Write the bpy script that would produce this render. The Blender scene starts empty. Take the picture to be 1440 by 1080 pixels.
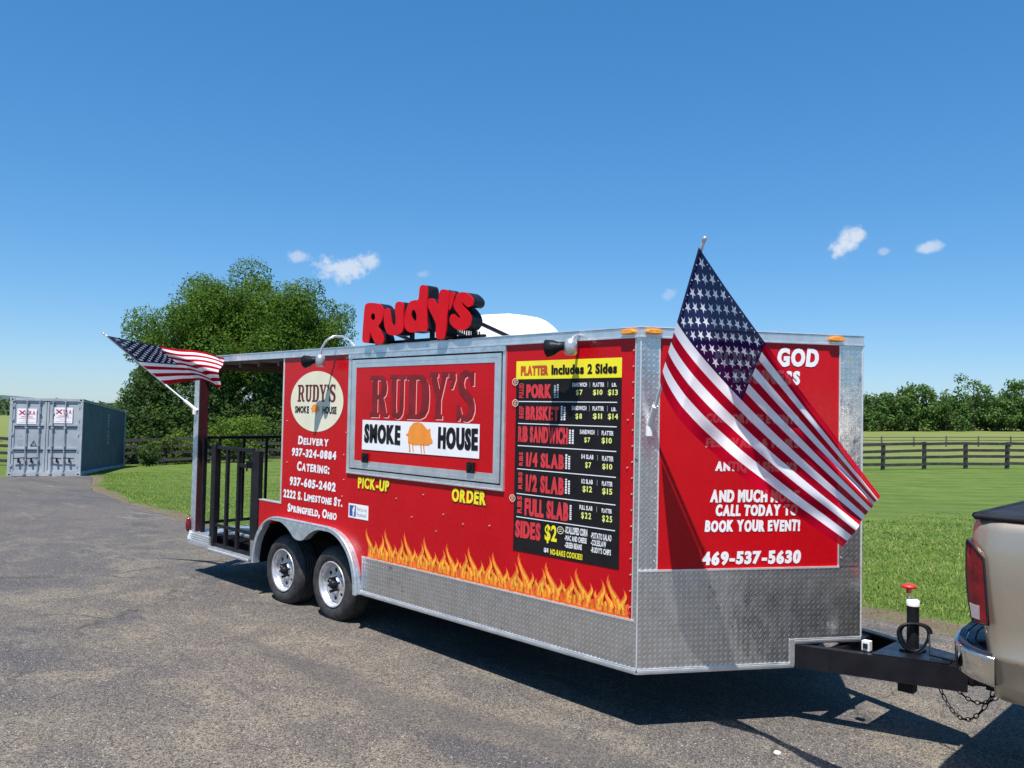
import bpy, bmesh, math, random
import numpy as np
from mathutils import Vector, Matrix
from mathutils.geometry import delaunay_2d_cdt

# ---------------------------------------------------------------- camera, sky, sun, exposure
SC = bpy.context.scene
COL = SC.collection
R = math.radians
SUN = Vector((0.22, -0.37, 1.0)).normalized()

def setup_camera():
    cd = bpy.data.cameras.new("camera")
    cd.sensor_fit = 'HORIZONTAL'; cd.sensor_width = 36.0
    cd.lens = 36.0 * 1175.81 / 1440.0
    cd.clip_start = 0.05; cd.clip_end = 5000
    co = bpy.data.objects.new("camera", cd); COL.objects.link(co)
    yaw, pit, rol = -0.7835, 0.0316, 0.02
    r0 = Vector((math.cos(yaw), -math.sin(yaw), 0))
    h = Vector((math.sin(yaw), math.cos(yaw), 0))
    f0 = h * math.cos(pit) + Vector((0, 0, 1)) * math.sin(pit)
    u0 = -h * math.sin(pit) + Vector((0, 0, 1)) * math.cos(pit)
    right = r0 * math.cos(rol) + u0 * math.sin(rol)
    up = -r0 * math.sin(rol) + u0 * math.cos(rol)
    m = Matrix((right, up, -f0)).transposed().to_4x4()
    m.translation = Vector((3.1072, -4.2546, 1.9451))
    co.matrix_world = m
    SC.camera = co
setup_camera()

class NT:
    """tiny helper to write shader node trees"""
    def __init__(s, tree): s.t = tree; s.n = tree.nodes; s.l = tree.links
    def add(s, typ, **kw):
        n = s.n.new(typ)
        for k, v in kw.items(): setattr(n, k, v)
        return n
    def put(s, sock, v):
        if isinstance(v, bpy.types.NodeSocket): s.l.new(v, sock)
        elif v is not None: sock.default_value = v
    def m(s, op, a, b=None, c=None, clamp=False):
        n = s.add('ShaderNodeMath', operation=op); n.use_clamp = clamp
        s.put(n.inputs[0], a); s.put(n.inputs[1], b); s.put(n.inputs[2], c)
        return n.outputs[0]
    def vm(s, op, a, b=None, out=0):
        n = s.add('ShaderNodeVectorMath', operation=op)
        s.put(n.inputs[0], a)
        if b is not None: s.put(n.inputs[3] if op == 'SCALE' else n.inputs[1], b)
        return n.outputs[out]
    def noise(s, vec, scale, detail=3, rough=.55, dist=0.):
        n = s.add('ShaderNodeTexNoise')
        if vec is not None: s.put(n.inputs['Vector'], vec)
        n.inputs['Scale'].default_value = scale; n.inputs['Detail'].default_value = detail
        n.inputs['Roughness'].default_value = rough; n.inputs['Distortion'].default_value = dist
        return n.outputs[0]
    def vor(s, vec, scale, feature='F1', out='Distance', rnd=1.):
        n = s.add('ShaderNodeTexVoronoi', feature=feature)
        s.put(n.inputs['Vector'], vec); n.inputs['Scale'].default_value = scale
        n.inputs['Randomness'].default_value = rnd
        return n.outputs[out]
    def ramp(s, f, lo, hi, a=0., b=1.):
        n = s.add('ShaderNodeMapRange'); n.interpolation_type = 'SMOOTHSTEP'
        s.put(n.inputs[0], f); s.put(n.inputs[1], lo); s.put(n.inputs[2], hi)
        s.put(n.inputs[3], a); s.put(n.inputs[4], b)
        return n.outputs[0]
    def mix(s, f, a, b, mode='MIX'):
        n = s.add('ShaderNodeMix', data_type='RGBA', blend_type=mode)
        s.put(n.inputs[0], f)
        s.put(n.inputs[6], a if isinstance(a, bpy.types.NodeSocket) else (*a[:3], 1))
        s.put(n.inputs[7], b if isinstance(b, bpy.types.NodeSocket) else (*b[:3], 1))
        return n.outputs[2]
    def bump(s, h, strength=.3, dist=.01):
        n = s.add('ShaderNodeBump'); n.inputs['Strength'].default_value = strength
        n.inputs['Distance'].default_value = dist; s.put(n.inputs['Height'], h)
        return n.outputs[0]
    def pos(s): return s.add('ShaderNodeNewGeometry').outputs['Position']
    def obj(s): return s.add('ShaderNodeTexCoord').outputs['Object']
    def sep(s, v):
        n = s.add('ShaderNodeSeparateXYZ'); s.put(n.inputs[0], v); return n.outputs

def setup_world():
    w = bpy.data.worlds.new("World"); SC.world = w; w.use_nodes = True
    t = NT(w.node_tree); t.n.clear()
    sky = t.add('ShaderNodeTexSky', sky_type='NISHITA')
    sky.sun_disc = False
    sky.sun_elevation = math.asin(SUN.z)
    sky.sun_rotation = math.atan2(SUN.x, SUN.y)
    sky.altitude = 300; sky.air_density = 1.0; sky.dust_density = 0.15; sky.ozone_density = 5.0
    d = t.add('ShaderNodeTexCoord').outputs['Generated']
    d = t.vm('NORMALIZE', d)
    col = sky.outputs[0]
    # a few small fair-weather clouds, fixed to compass directions
    nz = t.noise(d, 42, 6, .62); nz2 = t.noise(d, 130, 4, .6)
    total = None
    clouds = [((-.82, .54, .160), .030, .0160, 1.0, .0), ((-.80, .565, .171), .014, .012, .9, .0), ((-.768, .62, .158), .012, .006, .40, .2),
              ((-.85, .502, .171), .012, .007, .65, .0), ((-.388, .902, .190), .021, .0125, 1.15, .75),
              ((-.377, .905, .1985), .012, .010, 1.1, .3),
              ((-.312, .932, .182), .016, .0065, .85, .1), ((-.35, .918, .180), .007, .004, .45, .1),
              ((-.555, .815, .139), .011, .007, .35, .4)]
    for c, a, b, op, tilt in clouds:
        c = Vector(c).normalized()
        rt = Vector((0, 0, 1)).cross(-c).normalized() * -1
        rt = c.cross(Vector((0, 0, 1))).normalized(); up = rt.cross(c)
        ex = rt * math.cos(tilt) + up * math.sin(tilt); ey = up * math.cos(tilt) - rt * math.sin(tilt)
        x = t.m('MULTIPLY', t.m('SUBTRACT', t.vm('DOT_PRODUCT', d, tuple(ex), 1), ex.dot(c)), 1 / a)
        y = t.m('MULTIPLY', t.m('SUBTRACT', t.vm('DOT_PRODUCT', d, tuple(ey), 1), ey.dot(c)), 1 / b)
        r = t.m('SQRT', t.m('ADD', t.m('MULTIPLY', x, x), t.m('MULTIPLY', y, y)))
        r = t.m('ADD', r, t.m('MULTIPLY', t.m('SUBTRACT', nz, .5), 2.2))
        r = t.m('ADD', r, t.m('MULTIPLY', t.m('SUBTRACT', nz2, .5), 1.0))
        front = t.m('GREATER_THAN', t.vm('DOT_PRODUCT', d, tuple(c), 1), .5)
        k = t.m('MULTIPLY', t.ramp(r, 1.15, .25, 0., .66 * op), front)
        total = k if total is None else t.m('MAXIMUM', total, k)
    total = t.m('MINIMUM', total, .78)
    hs = t.add('ShaderNodeHueSaturation'); hs.inputs['Saturation'].default_value = 1.25
    hs.inputs['Hue'].default_value = .5
    t.put(hs.inputs['Color'], col)
    sc = t.add('ShaderNodeSeparateColor'); t.put(sc.inputs[0], hs.outputs[0]); cm = t.add('ShaderNodeCombineColor')
    for i, (g, k) in enumerate(((.75, .86), (.66, 1.30), (.65, 1.69))):
        t.put(cm.inputs[i], t.m('MULTIPLY', t.m('POWER', sc.outputs[i], g), k))
    col = t.mix(total, cm.outputs[0], (5.6, 5.75, 6.0))
    bg = t.add('ShaderNodeBackground'); t.put(bg.inputs[0], col); bg.inputs[1].default_value = 0.1
    o = t.add('ShaderNodeOutputWorld'); t.l.new(bg.outputs[0], o.inputs[0])
setup_world()

def setup_sun():
    ld = bpy.data.lights.new("sun", 'SUN'); ld.energy = 4.8; ld.angle = R(.53)
    ld.color = (1.0, .955, .89)
    lo = bpy.data.objects.new("sun", ld); COL.objects.link(lo)
    lo.rotation_euler = (-SUN).to_track_quat('-Z', 'Y').to_euler()
    lo.location = (5, -8, 20)
setup_sun()
vs = SC.view_settings
vs.view_transform = 'Standard'; vs.look = 'None'; vs.exposure = 0.62; vs.gamma = 1; vs.use_curve_mapping = False
SC.cycles.max_bounces = 6; SC.cycles.transparent_max_bounces = 12
SC.cycles.use_denoising = True

rng = np.random.default_rng(7)
random.seed(5)

# ---------------------------------------------------------------- materials
MATS = {}
def new_mat(name):
    m = bpy.data.materials.new(name); m.use_nodes = True
    t = NT(m.node_tree); b = t.n.get('Principled BSDF'); MATS[name] = m
    return m, t, b
def S(b, **kw):
    names = dict(col='Base Color', rough='Roughness', metal='Metallic', spec='Specular IOR Level', coat='Coat Weight', coatr='Coat Roughness', trans='Transmission Weight', ior='IOR', alpha='Alpha', nrm='Normal')
    for k, v in kw.items():
        s = b.inputs[names[k]]
        if isinstance(v, bpy.types.NodeSocket): b.id_data.links.new(v, s)
        else: s.default_value = (*v[:3], 1) if k == 'col' else v
def mat(name, col, rough=.5, metal=0., var=.15, vscale=6., bump=0., bscale=60., spec=.5, coat=0.):
    """painted / plain surface with a little wear in colour, gloss and relief"""
    m, t, b = new_mat(name); p = t.obj()
    n = t.noise(p, vscale, 5, .6)
    f = t.ramp(n, .3, .7, 1 - var, 1 + var)
    c = t.add('ShaderNodeMix', data_type='RGBA', blend_type='MULTIPLY'); c.inputs[0].default_value = 1
    c.inputs[6].default_value = (*col, 1)
    cc = t.add('ShaderNodeCombineColor')
    for i in range(3): t.put(cc.inputs[i], f)
    t.put(c.inputs[7], cc.outputs[0])
    S(b, col=c.outputs[2], metal=metal, spec=spec, coat=coat)
    n2 = t.noise(p, vscale * 3.1, 4)
    S(b, rough=t.ramp(n2, .25, .75, max(.02, rough - .08), min(1, rough + .1)))
    if bump: S(b, nrm=t.bump(t.noise(p, bscale, 4), bump, .004))
    return m

def make_materials():
    # --- trailer paint: glossy red aluminium skin, faintly wavy
    m, t, b = new_mat('red_paint'); p = t.pos()
    n = t.noise(p, 1.7, 3); d = t.noise(p, 23, 5, .7)
    c = t.mix(t.ramp(n, .3, .7), (.46, .003, .008), (.52, .004, .010))
    c = t.mix(t.ramp(d, .62, .8, 0, .25), c, (.42, .02, .022))
    S(b, col=c, rough=t.ramp(d, .3, .8, .22, .36), spec=.24)
    S(b, nrm=t.bump(t.noise(p, 2.3, 2), .12, .02))
    mat('dark_red', (.115, .006, .010), .45, var=.2)
    mat('brick_red', (.19, .005, .008), .45, var=.25)
    mat('shaded_red', (.045, .006, .010), .5, var=.25)  # red paint with the shade under the porch roof put into its colour
    mat('sign_red', (.60, .002, .006), .28, var=.06, spec=.2)
    mat('sign_return', (.012, .014, .020), .35, var=.3, spec=.14)
    mat('white_vinyl', (.82, .81, .82), .45, var=.04)
    mat('cream_vinyl', (.74, .70, .52), .45, var=.04)
    mat('pink_vinyl', (.85, .50, .44), .45, var=.05)
    mat('black_vinyl', (.014, .013, .015), .38, var=.2, spec=.14)
    mat('yellow_vinyl', (.85, .74, .02), .45, var=.05)
    mat('price_yellow', (.80, .84, .22), .45, var=.05)
    mat('menu_red', (.62, .035, .045), .45, var=.12)
    mat('orange_vinyl', (.82, .27, .03), .45, var=.10)
    mat('flame_outer', (.80, .14, .02), .42, var=.18, vscale=14)
    mat('flame_inner', (.86, .33, .02), .42, var=.15, vscale=14)
    mat('flame_core', (.88, .52, .05), .42, var=.12, vscale=14)
    mat('flame_shade', (.60, .05, .02), .42, var=.15)
    mat('logo_blue', (.04, .08, .30), .4, var=.2)
    mat('grey_print', (.42, .46, .47), .5, var=.1)
    mat('orange_print', (.55, .07, .02), .45, var=.1)
    # --- metals
    m, t, b = new_mat('aluminium'); p = t.obj()
    st = t.add('ShaderNodeMapping'); st.inputs['Scale'].default_value = (3, 3, 60); t.put(st.inputs[0], p)
    n = t.noise(st.outputs[0], 4, 4); d = t.noise(p, 9, 5, .65)
    S(b, col=t.mix(t.ramp(d, .3, .72), (.66, .68, .70), (.82, .83, .84)), metal=.8, rough=t.ramp(n, .3, .7, .28, .46))
    S(b, nrm=t.bump(d, .08, .01))
    mat('bright_trim', (.80, .80, .80), .3, metal=.6, var=.1)
    m, t, b = new_mat('galvanised'); p = t.obj()
    v = t.vor(p, 26, out='Color'); n = t.noise(p, 5, 5, .65)
    g = t.sep(v)[0]
    c = t.mix(t.ramp(g, 0, 1), (.50, .57, .63), (.66, .72, .77))
    c = t.mix(t.ramp(n, .55, .8, 0, .5), c, (.74, .75, .75))
    S(b, col=c, metal=.7, rough=t.ramp(n, .3, .7, .30, .45))
    # --- diamond tread plate in metric UV
    m, t, b = new_mat('diamond_plate')
    uv = t.add('ShaderNodeUVMap').outputs[0]; u, v, _ = t.sep(uv)
    pitch = 0.0240
    x = t.m('MULTIPLY', t.m('ADD', u, v), .7071 / pitch); y = t.m('MULTIPLY', t.m('SUBTRACT', v, u), .7071 / pitch)
    fx, fy = t.m('FLOOR', x), t.m('FLOOR', y)
    par = t.m('FLOORED_MODULO', t.m('ADD', fx, fy), 2)
    lx, ly = t.m('SUBTRACT', t.m('FRACT', x), .5), t.m('SUBTRACT', t.m('FRACT', y), .5)
    ax, ay = t.m('ABSOLUTE', lx), t.m('ABSOLUTE', ly)
    q = t.m('SUBTRACT', 1, par)
    la = t.m('ADD', t.m('MULTIPLY', ax, par), t.m('MULTIPLY', ay, q))
    lb = t.m('ADD', t.m('MULTIPLY', ay, par), t.m('MULTIPLY', ax, q))
    e = t.m('ADD', t.m('POWER', t.m('MULTIPLY', la, 1 / .58), 2), t.m('POWER', t.m('MULTIPLY', lb, 1 / .18), 2))
    bar = t.ramp(e, 1.15, .35)
    p = t.pos(); n = t.noise(p, 2.2, 4, .6); n2 = t.noise(p, 9, 5, .7); n3 = t.noise(p, 30, 3)
    c = t.mix(t.ramp(n2, .3, .7), (.56, .56, .56), (.68, .67, .66))
    c = t.mix(t.m('MULTIPLY', bar, t.m('ADD', .10, t.m('MULTIPLY', par, .85))), c, (.95, .94, .92))  # bars of one diagonal painted brighter, their glint put into the colour
    dirt = t.ramp(t.noise(p, 11, 6, .78), .56, .66, 0, .85)
    c = t.mix(t.m('MULTIPLY', dirt, t.ramp(n, .50, .62)), c, (.07, .06, .05))
    S(b, col=c, metal=.92, rough=t.ramp(n2, .25, .75, .18, .32))
    hgt = t.m('ADD', t.m('MULTIPLY', bar, t.m('ADD', .3, t.m('MULTIPLY', par, .7))), t.m('MULTIPLY', n, 9.))
    hgt = t.m('ADD', hgt, t.m('MULTIPLY', n3, .25))
    S(b, nrm=t.bump(hgt, .40, .0032))
    mat('chrome', (.70, .69, .66), .10, metal=1., var=.06)
    mat('steel_white', (.78, .78, .77), .30, var=.06)
    mat('rim_silver', (.55, .55, .57), .34, metal=.55, var=.22, vscale=18)
    mat('black_steel', (.012, .013, .016), .38, var=.3, spec=.14)
    mat('tongue_black', (.010, .010, .013), .33, var=.3, bump=.1, spec=.22)
    mat('underbody', (.006, .006, .006), .9, var=.3, spec=.05)
    m, t, b = new_mat('rubber'); p = t.obj()
    n = t.noise(p, 14, 5, .7)
    S(b, col=t.mix(t.ramp(n, .35, .75), (.018, .018, .020), (.055, .053, .050)), rough=.72)
    S(b, nrm=t.bump(t.noise(p, 130, 3), .15, .002))
    mat('amber_lens', (.85, .30, .01), .15, coat=.5, var=.2, vscale=60)
    mat('red_lens', (.17, .003, .007), .10, coat=.5, var=.55, vscale=14)
    mat('clear_lens', (.42, .36, .36), .12, var=.2)
    mat('white_plastic', (.80, .80, .78), .4, var=.04)
    mat('dark_slot', (.02, .02, .022), .7, spec=.14)
    mat('porch_ceiling', (.10, .065, .05), .7, var=.25, vscale=3)
    mat('cover_black', (.020, .020, .024), .55, var=.25, bump=.2, bscale=200, spec=.14)
    mat('step_pad', (.018, .020, .030), .42, var=.2)
    mat('red_plastic', (.55, .02, .02), .4)
    mat('pole_white', (.74, .74, .74), .35, var=.06)
    mat('lamp_silver', (.62, .62, .62), .3, metal=.7, var=.2)
    m, t, b = new_mat('champagne_paint'); p = t.obj()
    fl = t.vor(p, 900, out='Color')
    c = t.mix(t.ramp(t.sep(fl)[0], 0, 1), (.40, .335, .255), (.48, .41, .325))
    dirt = t.ramp(t.noise(p, 5, 5, .7), .5, .8, 0, .35)
    c = t.mix(dirt, c, (.38, .33, .26))
    S(b, col=c, metal=.6, rough=.34, coat=.55, coatr=.06)
    mat('glass_dark', (.012, .014, .016), .06, var=.1)
    # --- container
    m, t, b = new_mat('container_paint'); p = t.obj()
    n = t.noise(p, 1.2, 5, .6); n2 = t.noise(p, 6, 6, .7)
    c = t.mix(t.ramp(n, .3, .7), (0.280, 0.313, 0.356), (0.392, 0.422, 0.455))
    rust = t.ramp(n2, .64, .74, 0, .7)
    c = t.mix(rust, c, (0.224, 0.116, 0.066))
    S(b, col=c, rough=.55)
    mat('container_shaded', (.050, .080, .120), .55, var=.2, vscale=1.5)  # darker copy of the container paint, shadow side put into the colour
    mat('gasket', (.02, .02, .024), .7, spec=.14)
    mat('lock_steel', (.34, .37, .41), .45, metal=.3, var=.2)
    mat('sign_white', (.80, .76, .78), .5, var=.04)
    mat('sign_print', (.42, .03, .09), .5, var=.1)
    # --- wood
    m, t, b = new_mat('fence_board'); p = t.pos()
    n = t.noise(p, 3, 5, .7); n2 = t.noise(p, 18, 4, .7)
    c = t.mix(t.ramp(n, .35, .7), (.016, .017, .019), (.050, .048, .042))
    c = t.mix(t.ramp(n2, .60, .74, 0, .6), c, (.11, .105, .095))
    S(b, col=c, rough=.8)
    mat('fence_grey', (.10, .10, .085), .85, var=.3)
    mat('bark', (.085, .066, .048), .9, var=.35, bump=.6, bscale=18)
    # --- foliage
    def leaf(name, c1, c2, c3, tr=.35):
        m, t, b = new_mat(name)
        g = t.add('ShaderNodeNewGeometry'); ri = g.outputs['Random Per Island']
        n = t.noise(g.outputs['Position'], .55, 3)
        c = t.mix(ri, c1, c2)
        c = t.mix(t.m('MULTIPLY', t.ramp(n, .40, .66), .7), c, c3)
        S(b, col=c, rough=.65, spec=.14)
        tl = t.add('ShaderNodeBsdfTranslucent')
        t.put(tl.inputs[0], t.mix(.5, c, (.22, .30, .03)))
        mx = t.add('ShaderNodeMixShader'); mx.inputs[0].default_value = tr
        t.l.new(b.outputs[0], mx.inputs[1]); t.l.new(tl.outputs[0], mx.inputs[2])
        t.l.new(mx.outputs[0], t.n['Material Output'].inputs[0])
    leaf('leaf_bright', (0.066, 0.133, 0.016), (0.105, 0.189, 0.027), (0.045, 0.101, 0.013))
    leaf('leaf_dark', (0.028, 0.066, 0.022), (0.056, 0.105, 0.030), (0.078, 0.123, 0.024), .22)
    leaf('leaf_bush', (.10, .17, .022), (.14, .22, .035), (.07, .13, .016))
    leaf('leaf_far', (0.071, 0.134, 0.035), (0.106, 0.182, 0.043), (0.053, 0.109, 0.035), .25)
    leaf('leaf_wood', (0.047, 0.088, 0.036), (0.068, 0.115, 0.046), (0.041, 0.081, 0.039), .2)
    # --- grass blades
    m, t, b = new_mat('grass_blade')
    g = t.add('ShaderNodeNewGeometry'); ri = g.outputs['Random Per Island']
    n = t.noise(g.outputs['Position'], .7, 4)
    c = t.mix(ri, (0.102, 0.186, 0.024), (0.177, 0.263, 0.042))
    c = t.mix(t.ramp(ri, .90, .93), c, (0.373, 0.304, 0.120))
    c = t.mix(t.ramp(n, .45, .7, 0, .6), c, (0.075, 0.152, 0.022))
    S(b, col=c, rough=.6, spec=.3)
    # --- lawn
    m, t, b = new_mat('lawn'); p = t.pos()
    n0 = t.noise(p, .12, 4, .6); n1 = t.noise(p, .9, 5, .65); n2 = t.noise(p, 9, 5, .75); n3 = t.noise(p, 55, 3, .7)
    c = t.mix(t.ramp(n1, .3, .7), (0.083, 0.140, 0.023), (0.143, 0.204, 0.040))
    c = t.mix(t.ramp(n2, .45, .8, 0, .7), c, (0.168, 0.204, 0.049))
    c = t.mix(t.ramp(n3, .45, .75, 0, .75), c, (0.038, 0.076, 0.015))
    mp = t.add('ShaderNodeMapping'); mp.inputs['Rotation'].default_value = (0, 0, -.785); mp.inputs['Scale'].default_value = (.35, 2.2, 1); t.put(mp.inputs[0], p)
    sk = t.noise(mp.outputs[0], 1.1, 6, .72)
    c = t.mix(t.ramp(sk, .42, .60, 0, .42), c, (0.045, 0.087, 0.016))
    c = t.mix(t.ramp(sk, .58, .74, 0, .5), c, (0.183, 0.196, 0.069))
    x, y, z = t.sep(p)
    st = t.m('SINE', t.m('ADD', t.m('MULTIPLY', t.m('SUBTRACT', y, x), 2.6), t.m('MULTIPLY', n0, 9)))
    c = t.mix(t.ramp(st, -.6, .9, 0, .22), c, (0.183, 0.241, 0.061))
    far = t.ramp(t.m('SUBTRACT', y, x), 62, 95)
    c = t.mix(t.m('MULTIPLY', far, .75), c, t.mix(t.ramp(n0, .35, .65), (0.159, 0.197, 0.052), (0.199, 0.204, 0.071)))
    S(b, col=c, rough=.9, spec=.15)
    hh = t.m('ADD', n2, t.m('MULTIPLY', n3, .6))
    S(b, nrm=t.bump(hh, .8, .05))
    m, t, b = new_mat('dry_dirt'); p = t.pos()
    n1 = t.noise(p, 2.5, 6, .7); n2 = t.noise(p, 30, 5, .75)
    c = t.mix(t.ramp(n1, .3, .7), (.135, .105, .070), (.20, .165, .115))
    c = t.mix(t.ramp(n2, .48, .68, 0, .8), c, (.085, .068, .046))
    c = t.mix(t.ramp(t.noise(p, 5, 5, .8), .55, .62, 0, .65), c, (.075, .105, .03))
    S(b, col=c, rough=.95, spec=.1); S(b, nrm=t.bump(n2, .8, .03))
    # --- worn asphalt
    m, t, b = new_mat('asphalt'); p = t.pos()
    ml = t.add('ShaderNodeMapping'); ml.inputs['Rotation'].default_value = (0, 0, .25); ml.inputs['Scale'].default_value = (.45, 1., 1.); t.put(ml.inputs[0], p)
    big = t.noise(ml.outputs[0], .35, 5, .6, .4); mid = t.noise(p, 1.6, 6, .68, .3); patch = t.noise(ml.outputs[0], .9, 5, .62, .8)
    fine = t.noise(p, 26, 4, .7)
    vo = t.add('ShaderNodeTexVoronoi'); t.put(vo.inputs['Vector'], p); vo.inputs['Scale'].default_value = 112
    vd, vc = vo.outputs['Distance'], vo.outputs['Color']
    vo2 = t.add('ShaderNodeTexVoronoi'); t.put(vo2.inputs['Vector'], p); vo2.inputs['Scale'].default_value = 48
    k, k2, _ = t.sep(vc); k3, k4, _ = t.sep(vo2.outputs['Color'])
    x, y, z = t.sep(p)
    base = t.mix(t.ramp(big, .40, .60), (0.098, 0.091, 0.091), (0.165, 0.145, 0.117))
    base = t.mix(t.ramp(mid, .45, .66, 0, .9), base, (0.206, 0.182, 0.144))
    base = t.mix(t.ramp(patch, .50, .64, 0, .95), base, (0.077, 0.075, 0.081))
    base = t.mix(t.ramp(x, -5, -17, 0, .62), base, (0.088, 0.084, 0.091))
    base = t.mix(t.ramp(fine, .3, .8, 0, .5), base, (0.063, 0.061, 0.060))
    stone = t.m('MULTIPLY', t.ramp(vd, .42, .2), t.ramp(k, .52, .80))
    c = t.mix(t.m('MULTIPLY', stone, .85), base, (0.455, 0.411, 0.350))
    c = t.mix(t.m('MULTIPLY', t.ramp(k2, .60, .72), .75), c, (0.035, 0.033, 0.035))
    c = t.mix(t.m('MULTIPLY', t.m('MULTIPLY', t.ramp(vo2.outputs['Distance'], .38, .2), t.ramp(k3, .93, .97)), .55), c, (0.525, 0.490, 0.429))
    # long pale worn streaks and a few cracks
    dist = t.vm('ADD', p, t.vm('SCALE', t.add('ShaderNodeTexNoise').outputs['Color'], .0))
    wv = t.noise(p, 1.3, 4, .6)
    comb = t.add('ShaderNodeCombineXYZ'); t.put(comb.inputs[0], t.m('ADD', x, t.m('MULTIPLY', wv, .9))); t.put(comb.inputs[1], t.m('ADD', y, t.m('MULTIPLY', mid, .9)))
    ce = t.vor(comb.outputs[0], .33, 'DISTANCE_TO_EDGE')
    cr = t.m('MULTIPLY', t.m('MULTIPLY', t.ramp(ce, .006, .001), t.ramp(big, .46, .54)), t.ramp(fine, .45, .6))
    c = t.mix(t.m('MULTIPLY', cr, .6), c, (0.298, 0.271, 0.219))
    ce2 = t.vor(comb.outputs[0], .19, 'DISTANCE_TO_EDGE')
    cr2 = t.m('MULTIPLY', t.ramp(ce2, .005, .0015), t.ramp(mid, .44, .54))
    c = t.mix(t.m('MULTIPLY', cr2, .6), c, (0.038, 0.037, 0.038))
    wm = t.add('ShaderNodeMapping'); wm.inputs['Rotation'].default_value = (0, 0, .62); wm.inputs['Scale'].default_value = (.22, 1.1, 1); t.put(wm.inputs[0], p)
    worn = t.noise(wm.outputs[0], .75, 6, .68, .5)
    c = t.mix(t.ramp(worn, .52, .66, 0, .6), c, (.060, .060, .064))
    c = t.mix(t.m('MULTIPLY', t.ramp(t.noise(wm.outputs[0], 2.1, 6, .72, .3), .57, .70, 0, .65), t.ramp(fine, .3, .6)), c, (.235, .215, .180))
    c = t.mix(t.m('MULTIPLY', t.ramp(k2, .80, .9), .35), c, (.020, .020, .020))
    oil = t.ramp(t.noise(p, .8, 4, .55, .2), .66, .74, 0, .6)
    c = t.mix(oil, c, (0.052, 0.051, 0.054))
    c = t.mix(1., c, (1.25, 1.21, 1.16), 'MULTIPLY')
    S(b, col=c, rough=t.ramp(mid, .3, .7, .78, .92), spec=.3)
    h = t.m('ADD', t.m('MULTIPLY', vd, -1.), t.m('MULTIPLY', fine, .8))
    S(b, nrm=t.bump(h, .7, .012))
    m, t, b = new_mat('hill'); p = t.pos()
    n = t.noise(p, .02, 5, .7)
    S(b, col=t.mix(t.ramp(n, .35, .65), (.06, .10, .10), (.085, .125, .115)), rough=1., spec=0)
    mat('pebble', (.62, .58, .50), .8, var=.15)
    # --- national flag: stripes and stars worked out in UV
    m, t, b = new_mat('flag_cloth')
    uv = t.add('ShaderNodeUVMap').outputs[0]; u, v, _ = t.sep(uv)
    stripe = t.m('FLOORED_MODULO', t.m('FLOOR', t.m('MULTIPLY', v, 13)), 2)
    col = t.mix(t.m('GREATER_THAN', stripe, .5), (.42, .003, .020), (.90, .89, .92))
    canton = t.m('MULTIPLY', t.m('LESS_THAN', u, .4), t.m('LESS_THAN', v, 7 / 13))
    cu = t.m('MULTIPLY', u, 12 / .4); cv = t.m('MULTIPLY', v, 10 * 13 / 7)
    def lattice(ox, oy):
        # stars at cu = ox + 2i, cv = oy + 2j
        gx = t.m('MULTIPLY', t.m('SUBTRACT', cu, ox), .5); gy = t.m('MULTIPLY', t.m('SUBTRACT', cv, oy), .5)
        lx = t.m('MULTIPLY', t.m('SUBTRACT', gx, t.m('ROUND', gx)), 2 * .0507)
        ly = t.m('MULTIPLY', t.m('SUBTRACT', gy, t.m('ROUND', gy)), -2 * .049)
        rr = t.m('SQRT', t.m('ADD', t.m('MULTIPLY', lx, lx), t.m('MULTIPLY', ly, ly)))
        an = t.m('ARCTAN2', lx, ly)
        seg = 2 * math.pi / 5
        fo = t.m('ABSOLUTE', t.m('SUBTRACT', an, t.m('MULTIPLY', t.m('ROUND', t.m('MULTIPLY', an, 1 / seg)), seg)))
        px, py = t.m('MULTIPLY', rr, t.m('COSINE', fo)), t.m('MULTIPLY', rr, t.m('SINE', fo))
        Rr = .0305
        val = t.m('SUBTRACT', t.m('MULTIPLY', t.m('SUBTRACT', Rr, px), .2245), t.m('MULTIPLY', py, .691))
        ins = t.m('GREATER_THAN', val, 0)
        lim = t.m('MULTIPLY', t.m('MULTIPLY', t.m('GREATER_THAN', cu, .3), t.m('LESS_THAN', cu, 11.7)), t.m('MULTIPLY', t.m('GREATER_THAN', cv, .3), t.m('LESS_THAN', cv, 9.7)))
        return t.m('MULTIPLY', ins, lim)
    star = t.m('MAXIMUM', lattice(1, 1), lattice(2, 2))
    cc = t.mix(star, (.012, .009, .070), (.90, .90, .92))
    col = t.mix(canton, col, cc)
    fb = t.noise(t.vm('MULTIPLY', uv, (260, 160, 1)), 1, 2)
    S(b, col=col, rough=.95, spec=.0); S(b, nrm=t.bump(fb, .05, .002))
    tl = t.add('ShaderNodeBsdfTranslucent'); t.put(tl.inputs[0], col)
    mx = t.add('ShaderNodeMixShader'); mx.inputs[0].default_value = .25
    t.l.new(b.outputs[0], mx.inputs[1]); t.l.new(tl.outputs[0], mx.inputs[2])
    tp = t.add('ShaderNodeBsdfTransparent')
    m2 = t.add('ShaderNodeMixShader'); m2.inputs[0].default_value = .045
    t.l.new(mx.outputs[0], m2.inputs[1]); t.l.new(tp.outputs[0], m2.inputs[2])
    t.l.new(m2.outputs[0], t.n['Material Output'].inputs[0])
make_materials()

# ---------------------------------------------------------------- object helpers
def tag(o, label=None, cat=None, group=None, kind=None):
    if label: o['label'] = label
    if cat: o['category'] = cat
    if group: o['group'] = group
    if kind: o['kind'] = kind
    return o
def thing(name, label, cat, loc=(0, 0, 0), group=None, M=None):
    o = bpy.data.objects.new(name, None); COL.objects.link(o); o.empty_display_size = .2
    o.matrix_world = M if M is not None else Matrix.Translation(loc)
    return tag(o, label, cat, group)

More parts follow.
